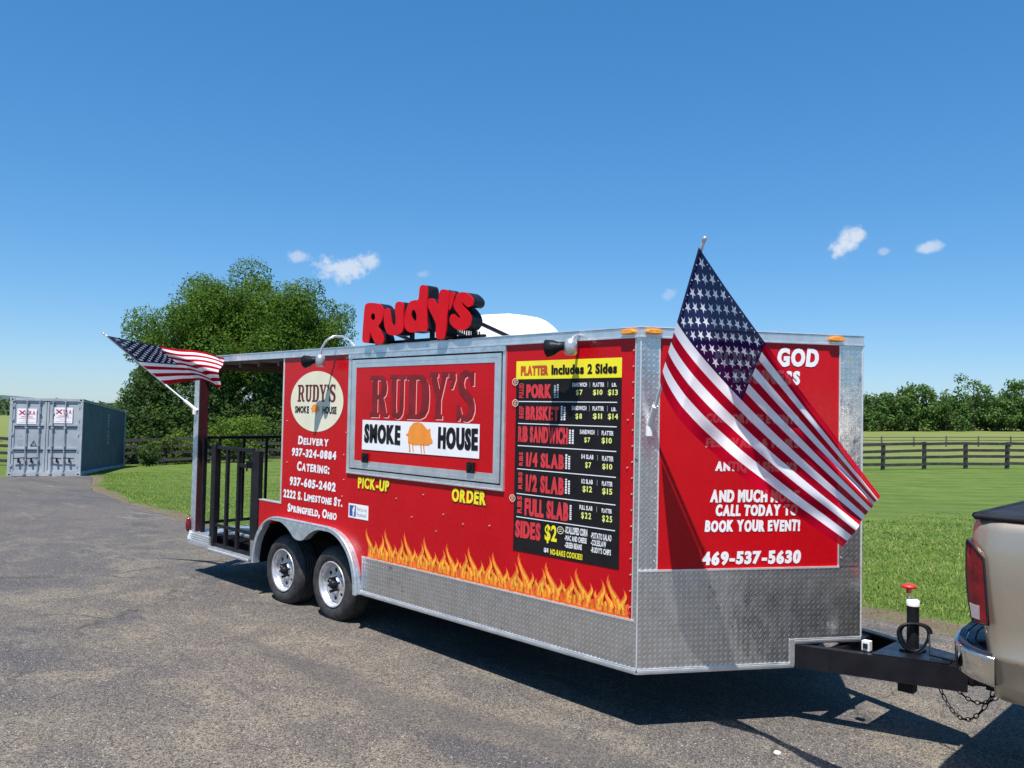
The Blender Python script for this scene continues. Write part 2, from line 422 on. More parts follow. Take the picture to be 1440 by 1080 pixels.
class MB:
    """collects shapes in world (or thing-local) coordinates, then links them as ONE mesh"""
    def __init__(s): s.v = []; s.f = []; s.m = []; s.sm = []; s.names = []
    def mi(s, name):
        if name not in s.names: s.names.append(name)
        return s.names.index(name)
    def face(s, pts, m, smooth=False):
        i = len(s.v); s.v += [tuple(p) for p in pts]; s.f.append(tuple(range(i, i + len(pts)))); s.m.append(s.mi(m)); s.sm.append(smooth)
    def poly(s, verts, faces, m, smooth=False):
        i = len(s.v); s.v += [tuple(p) for p in verts]; k = s.mi(m)
        for f in faces: s.f.append(tuple(i + a for a in f)); s.m.append(k); s.sm.append(smooth)
    def box(s, a, b, m, M=None):
        x0, y0, z0 = a; x1, y1, z1 = b
        P = [Vector(p) for p in ((x0, y0, z0), (x1, y0, z0), (x1, y1, z0), (x0, y1, z0), (x0, y0, z1), (x1, y0, z1), (x1, y1, z1), (x0, y1, z1))]
        if M is not None: P = [M @ p for p in P]
        s.poly(P, [(0, 3, 2, 1), (4, 5, 6, 7), (0, 1, 5, 4), (1, 2, 6, 5), (2, 3, 7, 6), (3, 0, 4, 7)], m)
    def bar(s, a, b, w, h, m, up=(0, 0, 1)):
        """rectangular bar from a to b, w across and h along up"""
        a, b = Vector(a), Vector(b); d = (b - a).normalized(); up = Vector(up)
        sx = d.cross(up).normalized() * w / 2; sz = sx.cross(d).normalized() * h / 2
        P = [a - sx - sz, a + sx - sz, a + sx + sz, a - sx + sz, b - sx - sz, b + sx - sz, b + sx + sz, b - sx + sz]
        s.poly(P, [(0, 1, 2, 3), (7, 6, 5, 4), (0, 4, 5, 1), (1, 5, 6, 2), (2, 6, 7, 3), (3, 7, 4, 0)], m)
    def tube(s, path, r, m, n=10, caps=True, smooth=True):
        path = [Vector(p) for p in path]; rs = r if isinstance(r, (list, tuple)) else [r] * len(path)
        rings = []; ref = None
        for i, p in enumerate(path):
            d = (path[min(i + 1, len(path) - 1)] - path[max(i - 1, 0)]).normalized()
            if ref is None: ref = d.cross(Vector((0, 0, 1)) if abs(d.z) < .9 else Vector((1, 0, 0))).normalized()
            ref = (ref - d * ref.dot(d)).normalized(); q = d.cross(ref)
            rings.append([p + (ref * math.cos(2 * math.pi * k / n) + q * math.sin(2 * math.pi * k / n)) * rs[i] for k in range(n)])
        s.loft(rings, m, smooth, caps)
    def loft(s, rings, m, smooth=False, caps=True, closed=True):
        n = len(rings[0]); V = [p for r in rings for p in r]; F = []
        for i in range(len(rings) - 1):
            for k in range(n if closed else n - 1):
                a, b = i * n + k, i * n + (k + 1) % n
                F.append((a, b, b + n, a + n))
        s.poly(V, F, m, smooth)
        if caps:
            s.face(rings[0][::-1], m); s.face(rings[-1], m)
    def lathe(s, prof, m, M, n=36, smooth=True):
        """prof: (radius, height) revolved about local z, M places it"""
        rings = [[M @ Vector((r * math.cos(2 * math.pi * k / n), r * math.sin(2 * math.pi * k / n), h)) for k in range(n)] for r, h in prof]
        s.loft(rings, m, smooth, False)
    def fill(s, loops, m, P):
        """flat polygon with holes; loops of (u, v), P maps (u, v) to 3D"""
        vs, es = [], []
        for l in loops:
            k = len(vs); vs += [Vector(p) for p in l]; es += [(k + i, k + (i + 1) % len(l)) for i in range(len(l))]
        ov, _, of = delaunay_2d_cdt(vs, es, [], 0, 1e-6)[:3]
        V = [P(p.x, p.y) for p in ov]; out = []
        for t in of:
            a, b, c = [ov[i] for i in t]; x, y = (a.x + b.x + c.x) / 3, (a.y + b.y + c.y) / 3; odd = False
            for l in loops:
                for (x0, y0), (x1, y1) in zip(l, l[1:] + l[:1]):
                    if (y0 > y) != (y1 > y) and x < (x1 - x0) * (y - y0) / (y1 - y0) + x0: odd = not odd
            if odd: out.append(tuple(t) if (b.x - a.x) * (c.y - a.y) - (b.y - a.y) * (c.x - a.x) > 0 else (t[0], t[2], t[1]))
        s.poly(V, out, m)
    def prism(s, loop, m, P0, P1, m_side=None, caps=(True, True)):
        n = len(loop)
        if caps[0]: s.fill([loop], m, P0)
        if caps[1]: s.fill([loop], m, P1)
        A = [P0(*p) for p in loop]; B = [P1(*p) for p in loop]
        s.poly(A + B, [(i, (i + 1) % n, n + (i + 1) % n, n + i) for i in range(n)], m_side or m)
    def build(s, name, parent=None, bevel=0., seg=2, merge=False, smooth_angle=None, label=None):
        me = bpy.data.meshes.new(name)
        root = parent
        while root is not None and root.parent is not None: root = root.parent
        inv = root.matrix_world.inverted() if root is not None and not getattr(s, 'local', False) else None
        V = s.v if inv is None else [tuple(inv @ Vector(p)) for p in s.v]
        me.from_pydata(V, [], s.f)
        for n in s.names: me.materials.append(MATS[n])
        me.polygons.foreach_set('material_index', s.m); me.polygons.foreach_set('use_smooth', s.sm)
        # metric box-projected UVs
        uvl = me.uv_layers.new(name='UVMap'); data = np.zeros(len(me.loops) * 2, 'f')
        W = s.v
        for p in me.polygons:
            nrm = p.normal
            if abs(nrm.z) < .7:
                tg = Vector((0, 0, 1)).cross(nrm); tg.normalize()
            else: tg = None
            for li, vi in zip(p.loop_indices, p.vertices):
                q = W[vi]
                if tg is not None: data[2 * li], data[2 * li + 1] = q[0] * tg.x + q[1] * tg.y, q[2]
                else: data[2 * li], data[2 * li + 1] = q[0], q[1]
        uvl.data.foreach_set('uv', data)
        if merge or bevel:
            bm = bmesh.new(); bm.from_mesh(me); bmesh.ops.remove_doubles(bm, verts=bm.verts, dist=1e-5)
            bmesh.ops.recalc_face_normals(bm, faces=bm.faces); bm.to_mesh(me); bm.free()
        o = bpy.data.objects.new(name, me); COL.objects.link(o)
        if parent is not None: o.parent = parent
        if bevel:
            b = o.modifiers.new('bevel', 'BEVEL'); b.width = bevel; b.segments = seg; b.limit_method = 'ANGLE'; b.angle_limit = R(40)
        if label: o['label'] = label
        return o

def fast_mesh(name, V, F, mats, smooth=False, mi=None):
    """numpy arrays straight into a mesh; F is (n, k) with k = 3 or 4"""
    me = bpy.data.meshes.new(name); n, k = F.shape
    me.vertices.add(len(V)); me.vertices.foreach_set('co', np.ascontiguousarray(V, 'f').ravel())
    me.loops.add(n * k); me.loops.foreach_set('vertex_index', np.ascontiguousarray(F, 'i').ravel())
    me.polygons.add(n); me.polygons.foreach_set('loop_start', np.arange(n, dtype='i') * k)
    if smooth: me.polygons.foreach_set('use_smooth', np.ones(n, bool))
    for m in mats: me.materials.append(MATS[m])
    if mi is not None: me.polygons.foreach_set('material_index', mi)
    me.update(calc_edges=True)
    return me
def link(name, me, parent=None):
    o = bpy.data.objects.new(name, me); COL.objects.link(o)
    if parent is not None: o.parent = parent
    return o

# ---- lettering: the built-in font, glyph by glyph, fitted to a measured box
GLY = {}
def glyph(ch, bold):
    if (ch, bold) not in GLY:
        cu = bpy.data.curves.new('glyph', 'FONT'); cu.body = ch; cu.offset = bold; cu.resolution_u = 3
        o = bpy.data.objects.new('glyph', cu); me = bpy.data.meshes.new_from_object(o)
        V = [(v.co.x, v.co.y) for v in me.vertices]; F = [tuple(p.vertices) for p in me.polygons]
        bpy.data.objects.remove(o); bpy.data.curves.remove(cu); bpy.data.meshes.remove(me)
        GLY[(ch, bold)] = (V, F)
    return GLY[(ch, bold)]
def lettering(mb, s, box, m, P, bold=.03, gap=.09, comic=False, space=.34, slant=0., vertical=False, jit=0., fat=0.):
    """writes s inside box (u0, v0, u1, v1) on the plane P(u, v)"""
    rr = random.Random(s); V = []; F = []; x = 0.
    for i, ch in enumerate(s):
        if ch == ' ': x += space; continue
        sc = 1.
        if comic and ch.islower(): ch = ch.upper(); sc = .80
        gv, gf = glyph(ch, bold)
        if not gv: continue
        x0 = min(p[0] for p in gv); x1 = max(p[0] for p in gv)
        a = rr.uniform(-jit, jit); dy = rr.uniform(-jit, jit) * .25; k = sc * (1 + rr.uniform(-jit, jit) * .5)
        cx, cy = (x1 - x0) / 2, .35; b = len(V)
        for px, py in gv:
            qx, qy = (px - x0 - cx) * sc, (py - cy) * k
            V.append((x + cx * sc + qx * math.cos(a) - qy * math.sin(a) + slant * py, cy * sc + qx * math.sin(a) + qy * math.cos(a) + dy))
        F += [tuple(b + j for j in f) for f in gf]
        x += (x1 - x0) * sc + gap
    ux0, ux1 = min(p[0] for p in V), max(p[0] for p in V)
    vy0, vy1 = min(p[1] for p in V), max(p[1] for p in V)
    u0, v0, u1, v1 = box
    for q, sh in enumerate((0,) if not fat else (-fat, 0, fat)):
        Pq = P if not q else P.mk(P.off + .00025 * q); out = []
        for px, py in V:
            a, b = (px - ux0) / (ux1 - ux0), (py - vy0) / (vy1 - vy0)
            if vertical: a, b = 1 - b, a
            out.append(Pq(u0 + fat + (0 if vertical else sh) + a * (u1 - u0 - 2 * fat), v0 + b * (v1 - v0) + (sh if vertical else 0)))
        mb.poly(out, F, m)
def rect(mb, u0, v0, u1, v1, m, P): mb.face([P(u0, v0), P(u1, v0), P(u1, v1), P(u0, v1)], m)
def ring_pts(cx, cy, rx, ry, n=48): return [(cx + rx * math.cos(2 * math.pi * i / n), cy + ry * math.sin(2 * math.pi * i / n)) for i in range(n)]
def chaikin(L, k=2):
    for _ in range(k):
        L = [q for a, b in zip(L, L[1:] + L[:1]) for q in ((a[0] * .75 + b[0] * .25, a[1] * .75 + b[1] * .25), (a[0] * .25 + b[0] * .75, a[1] * .25 + b[1] * .75))]
    return L

# ---------------------------------------------------------------- the ground
CT = np.array([(-3.4, .1, 0), (-4.3, .1, 0), (-3.4, 2.5, 0), (-4.3, 2.5, 0), (-6.3, 0, -.01), (-6.3, 2.6, -.02), (0, 0, -.05), (.85, 1.3, -.055), (2, 1.3, -.06), (0, 2.6, -.05), (3.1, -4.3, -.02), (-2, -4, 0), (4.5, 1.3, -.07), (7, 1.3, -.08),
    (-8, -3, -.05), (-10, 0, -.13), (-11.4, 2.3, -.19), (-16.5, 3.3, -.40), (-22.7, 4.5, -.66), (-31.84, 4.54, -.89), (-30.56, 6.67, -.85), (-41.35, 12.29, -1.36), (-42.6, 10.2, -1.38), (0, 4.2, -.03), (5, 4.3, -.06), (12, 0, -.1),
    (-13.2, 40.2, -.83), (-11.6, 41.8, -.74), (-8.6, 44.8, -.62), (-38.1, 14, -1.12), (-36, 16, -1.0), (-20, 28, -.95), (-5, 20, -.45), (-15, 14, -.6), (-26, 9, -.85), (-47, 21.5, -1.25),
    (-41.7, 106.4, -1.88), (-26.8, 121.2, -1.5), (-58, 147, -.42), (-38, 167, .1), (-30, 70, -1.4), (-60, 60, -1.6), (-100, 40, -1.9), (10, 60, -1.0), (20, -30, 0), (-30, -25, -.4), (40, 20, -.3), (50, 120, -.5),
    (-200, 60, -1.8), (-150, 150, -1.), (-60, 260, 0.), (120, 250, 0), (200, -60, 0), (-100, -200, -1), (-420, 130, -1.5), (-250, 350, 0), (150, 420, .5), (420, 0, .5), (0, -420, 0), (-420, -250, 0)], float)
def _phi(d2): return -np.sqrt(d2 + 16.)
def _solve():
    d = CT[:, None, :2] - CT[None, :, :2]; A = _phi((d ** 2).sum(-1)); n = len(CT)
    B = np.zeros((n + 1, n + 1)); B[:n, :n] = A; B[n, :n] = 1; B[:n, n] = 1
    return np.linalg.solve(B, np.append(CT[:, 2], 0))
_W = _solve()
def H(x, y):
    x, y = np.asarray(x, float), np.asarray(y, float); out = np.full(x.shape, _W[-1])
    for i in range(len(CT)): out = out + _W[i] * _phi((x - CT[i, 0]) ** 2 + (y - CT[i, 1]) ** 2)
    return out
def h(x, y): return float(H(x, y))

def smooth_noise(t, seed, freqs=((.35, 1.), (1.1, .45), (3.3, .2), (8, .12))):
    r = np.random.default_rng(seed); o = np.zeros_like(t)
    for f, a in freqs: o += a * np.sin(t * f * 2 * np.pi / 3 + r.uniform(0, 6.3)) * (1 + .4 * np.sin(t * f * .7 + r.uniform(0, 6)))
    return o
EDGE = [(-30.35, 6.95), (-27, 5.9), (-22.7, 4.5), (-16.5, 3.25), (-11.4, 2.3), (-6, 3.1), (-.36, 4.15), (.6, 4.05), (2.5, 4.15), (6, 4.5), (60, 9)]
def edge_curve(step=.12):
    P = np.array(EDGE); seg = np.hypot(*np.diff(P, axis=0).T); s = np.append(0, np.cumsum(seg))
    n = int(42 / step); t = np.append(np.linspace(0, 42, n), np.linspace(43, s[-1], 40))
    x = np.interp(t, s, P[:, 0]); y = np.interp(t, s, P[:, 1])
    k = np.ones(9) / 9
    y[4:-4] = np.convolve(y, k, 'valid'); x[4:-4] = np.convolve(x, k, 'valid')
    return x, y + smooth_noise(t, 3) * .05, t

def ground():
    rr = [0.] + list(np.arange(.8, 70, .8))
    while rr[-1] < 1500: rr.append(rr[-1] * 1.07)
    rr = np.array(rr); na = 260; an = np.linspace(0, 2 * np.pi, na, endpoint=False)
    X = -8 + rr[:, None] * np.cos(an); Y = 8 + rr[:, None] * np.sin(an)
    Z = H(X, Y)
    far = np.clip((rr - 350) / 400, 0, 1)[:, None]; Z = Z * (1 - far) + .6 * far
    V = np.stack([X, Y, Z], -1).reshape(-1, 3)
    i = np.arange(len(rr) - 1)[:, None]; k = np.arange(na)[None]
    F = np.stack([i * na + k, (i + 1) * na + k, (i + 1) * na + (k + 1) % na, i * na + (k + 1) % na], -1).reshape(-1, 4)
    tag(link('lawn_ground', fast_mesh('lawn_ground', V, F, ['lawn'], True)), kind='structure')
    # asphalt yard: star-shaped sheet about a centre, so its rim can be ragged
    ex, ey, et = edge_curve()
    c = np.array((-5., -8.))
    # the far end runs along the front of the container
    t2 = np.linspace(0, 1, 60)[1:-1]
    lx = np.concatenate([ex, np.linspace(60, 60, 6), np.linspace(50, -50, 14), -55 + 24.4 * t2]); ly = np.concatenate([ey, np.linspace(0, -40, 6), np.full(14, -42), -36 + 42.7 * t2])
    lx[-58:] += smooth_noise(np.linspace(0, 50, 58), 9) * .15
    ts = np.concatenate([[1, .997, .99, .975, .95], np.linspace(.92, .0, 46)])
    X = c[0] + (lx - c[0])[None] * ts[:, None]; Y = c[1] + (ly - c[1])[None] * ts[:, None]
    Z = H(X, Y) + .022; Z[0] -= .035
    n = len(lx); V = np.stack([X, Y, Z], -1).reshape(-1, 3)
    i = np.arange(len(ts) - 1)[:, None]; k = np.arange(n)[None]
    F = np.stack([i * n + k, i * n + (k + 1) % n, (i + 1) * n + (k + 1) % n, (i + 1) * n + k], -1).reshape(-1, 4)
    tag(link('asphalt_yard', fast_mesh('asphalt_yard', V, F[:, ::-1], ['asphalt'], True)), kind='structure')
    # strip of bare earth along the rim
    w = np.interp(ex, [-31, -24, -14, -9, -2, 0, 4, 60], [.4, .5, .45, .4, .6, .85, .9, .9])
    out = w + smooth_noise(et, 12) * .16
    rows = [ey - .25, ey - .05, ey + out * .35, ey + out * .7, ey + out]
    zz = [.008, .010, .011, .010, -.02]
    V = np.concatenate([np.stack([ex, r, H(ex, r) + z], -1) for r, z in zip(rows, zz)]); n = len(ex)
    i = np.arange(4)[:, None]; k = np.arange(n - 1)[None]
    F = np.stack([i * n + k, i * n + k + 1, (i + 1) * n + k + 1, (i + 1) * n + k], -1).reshape(-1, 4)
    tag(link('earth_verge', fast_mesh('earth_verge', V, F, ['dry_dirt'], True)), kind='structure')
    return ex, ey, w
EX, EY, EW = ground()

def grass():
    # short blades where the lawn is near enough to show them
    N = 330000
    x = np.concatenate([rng.uniform(-4, 9, N // 2), rng.uniform(-32, 2, N // 2)])
    d = rng.uniform(0, 1, N) ** 1.7
    d = np.concatenate([d[:N // 2] * 15, d[N // 2:] * 9])
    e = np.interp(x, EX, EY); w = np.interp(x, EX, EW)
    y = e + .12 + d
    thin = ((d > w * rng.uniform(.35, 1.05, N)) | (rng.uniform(0, 1, N) < .10)) & (rng.uniform(0, 1, N) > np.clip((d - np.where(np.arange(N) < N // 2, 3, 2)) / np.where(np.arange(N) < N // 2, 12, 7), 0, 1))
    x, y, d = x[thin], y[thin], d[thin]
    n = len(x); z = H(x, y) - .004
    a = rng.uniform(0, 2 * np.pi, n); hh = rng.uniform(.014, .040, n) * (1 + .8 * (rng.uniform(0, 1, n) > .96)); wd = rng.uniform(.004, .009, n) * (1 + np.clip((d - 3) / 6, 0, 1.2))
    lean = rng.uniform(0, .035, n); b = rng.uniform(0, 2 * np.pi, n)
    P = np.stack([x, y, z], -1)
    s = np.stack([np.cos(a) * wd, np.sin(a) * wd, np.zeros(n)], -1)
    tip = P + np.stack([np.cos(b) * lean, np.sin(b) * lean, hh], -1)
    V = np.stack([P - s, P + s, tip], 1).reshape(-1, 3)
    F = np.arange(3 * n).reshape(-1, 3)
    tag(link('grass', fast_mesh('grass', V, F, ['grass_blade'])), 'short mown green grass growing beside the asphalt', 'grass', kind='stuff')
grass()

# ---------------------------------------------------------------- food trailer
N_, W_ = 0.8456, 1.295            # nose depth, half width
ZS, ZT, ZRB, ZC, ZM, ZF = 0.3326, 2.484, 2.418, 0.4805, 0.658, 0.9685
XL, XE = -4.311, -6.32
L_ = math.hypot(N_, W_); NN = Vector((W_, -N_, 0)) / L_; AX = Vector((N_, W_, 0)) / L_
def SIDE(off):
    f = lambda u, v: Vector((u, -off, v)); f.mk = SIDE; f.off = off; return f
def FRONT(off):
    f = lambda u, v: AX * u + NN * off + Vector((0, 0, v)); f.mk = FRONT; f.off = off; return f

# slab-serif capitals of the house logo: outline and holes in a unit square
SLAB = {
 'R': ([(0,0),(.32,0),(.32,.09),(.25,.09),(.25,.44),(.31,.44),(.39,.12),(.45,.03),(.53,0),(.64,.01),(.66,.07),(.58,.10),(.51,.38),(.46,.475),(.54,.54),(.58,.65),(.58,.78),(.54,.91),(.46,.98),(.36,1),(0,1),(0,.91),(.08,.91),(.08,.09),(0,.09)], [(.25,.53),(.25,.91),(.34,.91),(.40,.86),(.42,.75),(.41,.62),(.36,.53)], .66),
 'U': ([(0,1),(0,.91),(.07,.91),(.07,.28),(.1,.12),(.18,.03),(.3,-.01),(.42,.03),(.5,.12),(.53,.28),(.53,.91),(.6,.91),(.6,1),(.34,1),(.34,.91),(.41,.91),(.41,.3),(.38,.16),(.32,.11),(.26,.14),(.24,.28),(.24,.91),(.31,.91),(.31,1)], None, .60),
 'D': ([(0,0),(.36,0),(.48,.06),(.56,.2),(.58,.38),(.58,.62),(.56,.8),(.48,.94),(.36,1),(0,1),(0,.91),(.07,.91),(.07,.09),(0,.09)], [(.24,.09),(.24,.91),(.33,.91),(.39,.82),(.41,.62),(.41,.38),(.39,.18),(.33,.09)], .58),
 'Y': ([(.2,0),(.46,0),(.46,.09),(.41,.09),(.41,.42),(.58,.91),(.65,.91),(.65,1),(.42,1),(.42,.91),(.47,.91),(.36,.58),(.24,.91),(.29,.91),(.29,1),(0,1),(0,.91),(.06,.91),(.24,.42),(.24,.09),(.2,.09)], None, .65),
 "'": ([(0,1),(.14,1),(.15,.88),(.08,.70),(.02,.70),(.06,.84),(0,.86)], None, .15),
 'S': ([(0,0),(.07,0),(.1,.07),(.18,0),(.32,-.02),(.46,.05),(.53,.2),(.53,.34),(.47,.48),(.34,.58),(.22,.67),(.19,.77),(.22,.87),(.3,.91),(.38,.86),(.43,.72),(.5,.72),(.5,1),(.44,1),(.41,.94),(.34,1),(.24,1.02),(.1,.96),(.03,.84),(.03,.7),(.08,.57),(.2,.46),(.33,.36),(.37,.25),(.34,.13),(.26,.08),(.16,.12),(.09,.3),(0,.3)], None, .53)}
def slab_word(mb, boxes, m, P, grow=0.):
    for ch, u0, v0, u1, v1 in boxes:
        o, hl, wd = SLAB[ch]
        z0 = .70 if ch == "'" else 0
        f = lambda l: [(u0 + a / wd * (u1 - u0), v0 + (b - z0) / (1 - z0) * (v1 - v0)) for a, b in l]
        mb.fill([f(o)] + ([f(hl)] if hl else []), m, P)
def pig(mb, u0, v0, u1, v1, P):
    f = lambda l: [(u0 + a * (u1 - u0), v0 + b * (v1 - v0)) for a, b in l]
    mb.fill([f([(.05,.30),(.03,.60),(.10,.82),(.25,.97),(.42,1.),(.58,.97),(.72,.84),(.80,.76),(.90,.82),(.92,.60),(.95,.50),(1.,.42),(.99,.33),(.90,.30),(.84,.25),(.60,.26),(.30,.24)])], 'orange_vinyl', P)
    for l in ([(.07,.30),(.13,.30),(.14,.12),(.15,0),(.10,0),(.09,.12)], [(.20,.27),(.25,.27),(.27,.10),(.29,.02),(.25,.02),(.23,.12)], [(.52,.27),(.58,.27),(.59,.1),(.60,0),(.56,0),(.55,.1)], [(.63,.27),(.68,.27),(.70,.1),(.72,0),(.68,0),(.66,.1)], [(.05,.58),(.0,.62),(-.04,.57),(-.02,.53),(.05,.54)]):
        mb.fill([f(l)], 'orange_vinyl', P)

def flames(mb, P):
    def tongue(x, base, ht, wd, lean, m, off, wob):
        Lf, Rt = [], []
        for i in range(13):
            t = i / 12
            cx = x + lean * ht * t * t + wob * wd * math.sin(t * 5.6 + .2) * (.45 + t * .45)
            ww = wd * (1 - t) ** 1.05 * (.70 + 1.5 * t - 1.1 * t * t)
            z = base + ht * t
            Lf.append((cx - ww / 2, z)); Rt.append((cx + ww / 2, z))
        mb.fill([Rt + Lf[::-1][1:]], m, lambda u, v: P(off)(u, v))
    rr = random.Random(4); base = ZM + .004; per = .262
    x = -2.80; k = 0
    # low burning band with hollows between the tongues
    j = 0
    xs = np.arange(-2.83, -.055, .016)
    top = [(float(u), base + .062 + .022 * abs(math.sin(u * 31)) + .012 * math.sin(u * 57)) for u in xs]
    mb.fill([[(float(xs[0]), base - .002), (float(xs[-1]), base - .002)] + top[::-1]], 'flame_outer', P(.0016))
    seq = [(0., .268, .105, -.12, 1), (.068, .170, .085, -.10, -1), (.118, .135, .070, .08, 1), (.172, .212, .098, -.16, -1), (.226, .15, .075, -.06, 1), (.036, .125, .060, .10, 1), (.145, .118, .055, -.08, -1), (.200, .11, .055, .06, -1)]
    while x < -.13:
        for dx, ht, wd, ln, sg in seq:
            q = x + dx + rr.uniform(-.006, .006)
            if q > -.07 or q < -2.84: continue
            ht *= rr.uniform(.93, 1.06)
            j += 1
            lv = .0020 + .0009 * (j % 8)
            tongue(q, base, ht, wd, ln, 'flame_outer', lv, sg * .42)
            tongue(q + .004, base + .016, ht * .80, wd * .58, ln, 'flame_inner', lv + .0002, sg * .66)
            tongue(q + .006, base + .05, ht * .55, wd * .26, ln, 'flame_core', lv + .0004, sg * 1.3)
            # red-brown teardrop hollow beside each tongue
            hq = q + wd * .48
            tongue(hq, base + .022, ht * .30, wd * .26, -ln, 'flame_shade', lv + .0006, -sg * .5)
        x += per

T = thing('food_trailer', 'red barbecue food trailer with flame graphics, a menu board and a rooftop name sign', 'food trailer', (-3.8, 1.295, 0))

def trailer_shell():
    Y2 = 2 * W_
    # red side skin; rear of it dips down to the low box behind the fender
    ar = []
    for i in range(19):
        a = math.pi / 2 * i / 18; ar.append((.52 * abs(math.cos(a)) ** .85, .105 + .415 * abs(math.sin(a)) ** .85))
    lo = [(-4.178 - a, .315 + b) for a, b in ar] + [(-3.458 + a, .315 + b) for a, b in ar[::-1]]
    lp = [(XL, ZRB + .01), (XL, .985), (-4.73, .985), (-4.73, .42)] + lo + [(-2.90, ZM - .02), (-.037, ZM - .02), (-.037, ZRB + .01)]
    mb = MB(); mb.prism(lp, 'red_paint', lambda u, v: Vector((u, 0, v)), lambda u, v: Vector((u, .05, v)))
    w = mb.build('side_wall', T)
    mb = MB(); mb.box((XL - .006, -.004, .985), (XL + .018, .0, ZRB), 'bright_trim'); mb.box((-4.732, -.003, .985), (XL - .002, .052, .995), 'bright_trim'); mb.build('edge_trim', w)
    mb = MB(); mb.box((XL, Y2 - .05, ZM - .3), (0, Y2, ZRB + .01), 'red_paint'); mb.build('side_wall', T)
    mb = MB(); mb.box((XL, .05, .95), (XL + .05, Y2 - .05, ZRB), 'red_paint'); mb.build('rear_wall', T)
    # nose: two walls meeting in a vee
    mb = MB(); A = FRONT(0); B = FRONT(-.05)
    a0, a1 = .0, L_
    mb.prism([(.11, ZF - .02), (1.39, ZF - .02), (1.39, ZRB + .01), (.11, ZRB + .01)], 'red_paint', A, B)
    fw = mb.build('nose_wall', T)
    mb = MB()
    for (p, q) in (((0, Y2), (N_, W_)),):
        d = Vector((q[0] - p[0], q[1] - p[1], 0)).normalized(); nn = Vector((d.y, -d.x, 0)) * -1
        for z0, z1, m in ((ZF, ZRB + .01, 'red_paint'), (ZC, ZF, 'diamond_plate')):
            P = lambda u, v, o: Vector((p[0], p[1], 0)) + d * u + nn * -o + Vector((0, 0, v))
            mb.prism([(0, z0), (L_ - .06, z0), (L_ - .06, z1), (0, z1)], m, lambda u, v: P(u, v, .001), lambda u, v: P(u, v, .04))
    mb.build('nose_wall', T)
    # tread plate: side skirt, corner strip, nose lower plate, apex strip
    mb = MB(); F1 = FRONT(.003); F0 = FRONT(-.04)
    mb.box((-2.915, -.004, ZS + .03), (-.002, .03, ZM), 'diamond_plate')
    mb.box((-.037, -.0035, ZM), (.0, .03, ZRB), 'diamond_plate')
    mb.prism([(0.002, ZF), (.125, ZF), (.125, ZRB), (.002, ZRB)], 'diamond_plate', F1, F0)
    mb.prism([(1.378, ZF), (L_, ZF), (L_, ZRB), (1.378, ZRB)], 'diamond_plate', F1, F0)
    # lower nose plate with the step cut out for the drawbar
    F2 = FRONT(.005)
    a = 1.056
    mb.prism([(.002, ZS + .03), (a, ZS + .03), (a, ZC + .03), (L_, ZC + .03), (L_, ZF - .004), (.002, ZF - .004)], 'diamond_plate', F2, F0)
    mb.build('tread_plate', T)
    # bent pieces at the rear end of the side
    mb = MB()
    mb.box((-4.88, -.004, .36), (-4.72, .03, .56), 'diamond_plate')
    mb.build('tread_plate', T)
    # trims: bottom rails, seam strips, corner bead, apex bead
    mb = MB()
    for z0, z1, pr in ((ZS, ZS + .036, .010), (ZS + .009, ZS + .026, .013)):
        mb.box((-2.915, -pr, z0), (.0, .03, z1), 'aluminium')
        mb.prism([(0, z0), (a + .012, z0), (a + .012, z1), (0, z1)], 'aluminium', FRONT(pr), FRONT(-.03))
        mb.prism([(a - .022, z1), (a + .012, z1), (a + .012, ZC + .034), (a - .022, ZC + .034)], 'aluminium', FRONT(pr + .001), FRONT(-.03))
    mb.prism([(a + .012, ZC), (L_, ZC), (L_, ZC + .034), (a + .012, ZC + .034)], 'aluminium', FRONT(.010), FRONT(-.03))
    mb.prism([(a + .012, ZC + .009), (L_, ZC + .009), (L_, ZC + .024), (a + .012, ZC + .024)], 'aluminium', FRONT(.013), FRONT(-.03))
    mb.build('bottom_rail', T, .002)
    mb = MB()
    mb.box((-2.915, -.009, ZM - .006), (-.02, .0, ZM + .006), 'bright_trim'); mb.build('seam_strip', T)
    mb = MB(); mb.prism([(.0, ZF - .006), (1.385, ZF - .006), (1.385, ZF + .005), (.0, ZF + .005)], 'bright_trim', FRONT(.010), FRONT(.0)); mb.build('seam_strip', T)
    mb = MB(); mb.box((-.040, -.006, ZM), (-.034, .0, ZRB), 'bright_trim'); mb.build('seam_strip', T)
    for u in (.123, 1.380): mb = MB(); mb.prism([(u - .004, ZF), (u + .004, ZF), (u + .004, ZRB), (u - .004, ZRB)], 'bright_trim', FRONT(.006), FRONT(.0)); mb.build('seam_strip', T)
    mb = MB(); mb.tube([(0.002, -.003, ZS + .03), (0.002, -.003, ZRB)], .006, 'bright_trim', 8); mb.build('corner_bead', T)
    q = AX * L_ ; mb = MB(); mb.tube([(q.x + .003, q.y, ZC + .03), (q.x + .003, q.y, ZRB)], .007, 'bright_trim', 8); mb.build('corner_bead', T)
    # fasteners down the seams
    rr = random.Random(2)
    def rivet(P, u, v): mb = MB(); mb.prism(ring_pts(u, v, .0042, .0042, 8), 'bright_trim', P(.009), P(.0)); mb.build('rivet', T)
    for i in range(15):
        z = ZF + .06 + i * .0975; rivet(FRONT, .106, z); rivet(FRONT, 1.40, z)
    for i in range(17): rivet(SIDE, -.052, ZM + .08 + i * .1)
    for i in range(22): rivet(SIDE, -2.75 + i * .127, ZS + .018 + .0)
    for i in range(8): rivet(FRONT, .08 + i * .13, ZS + .018)
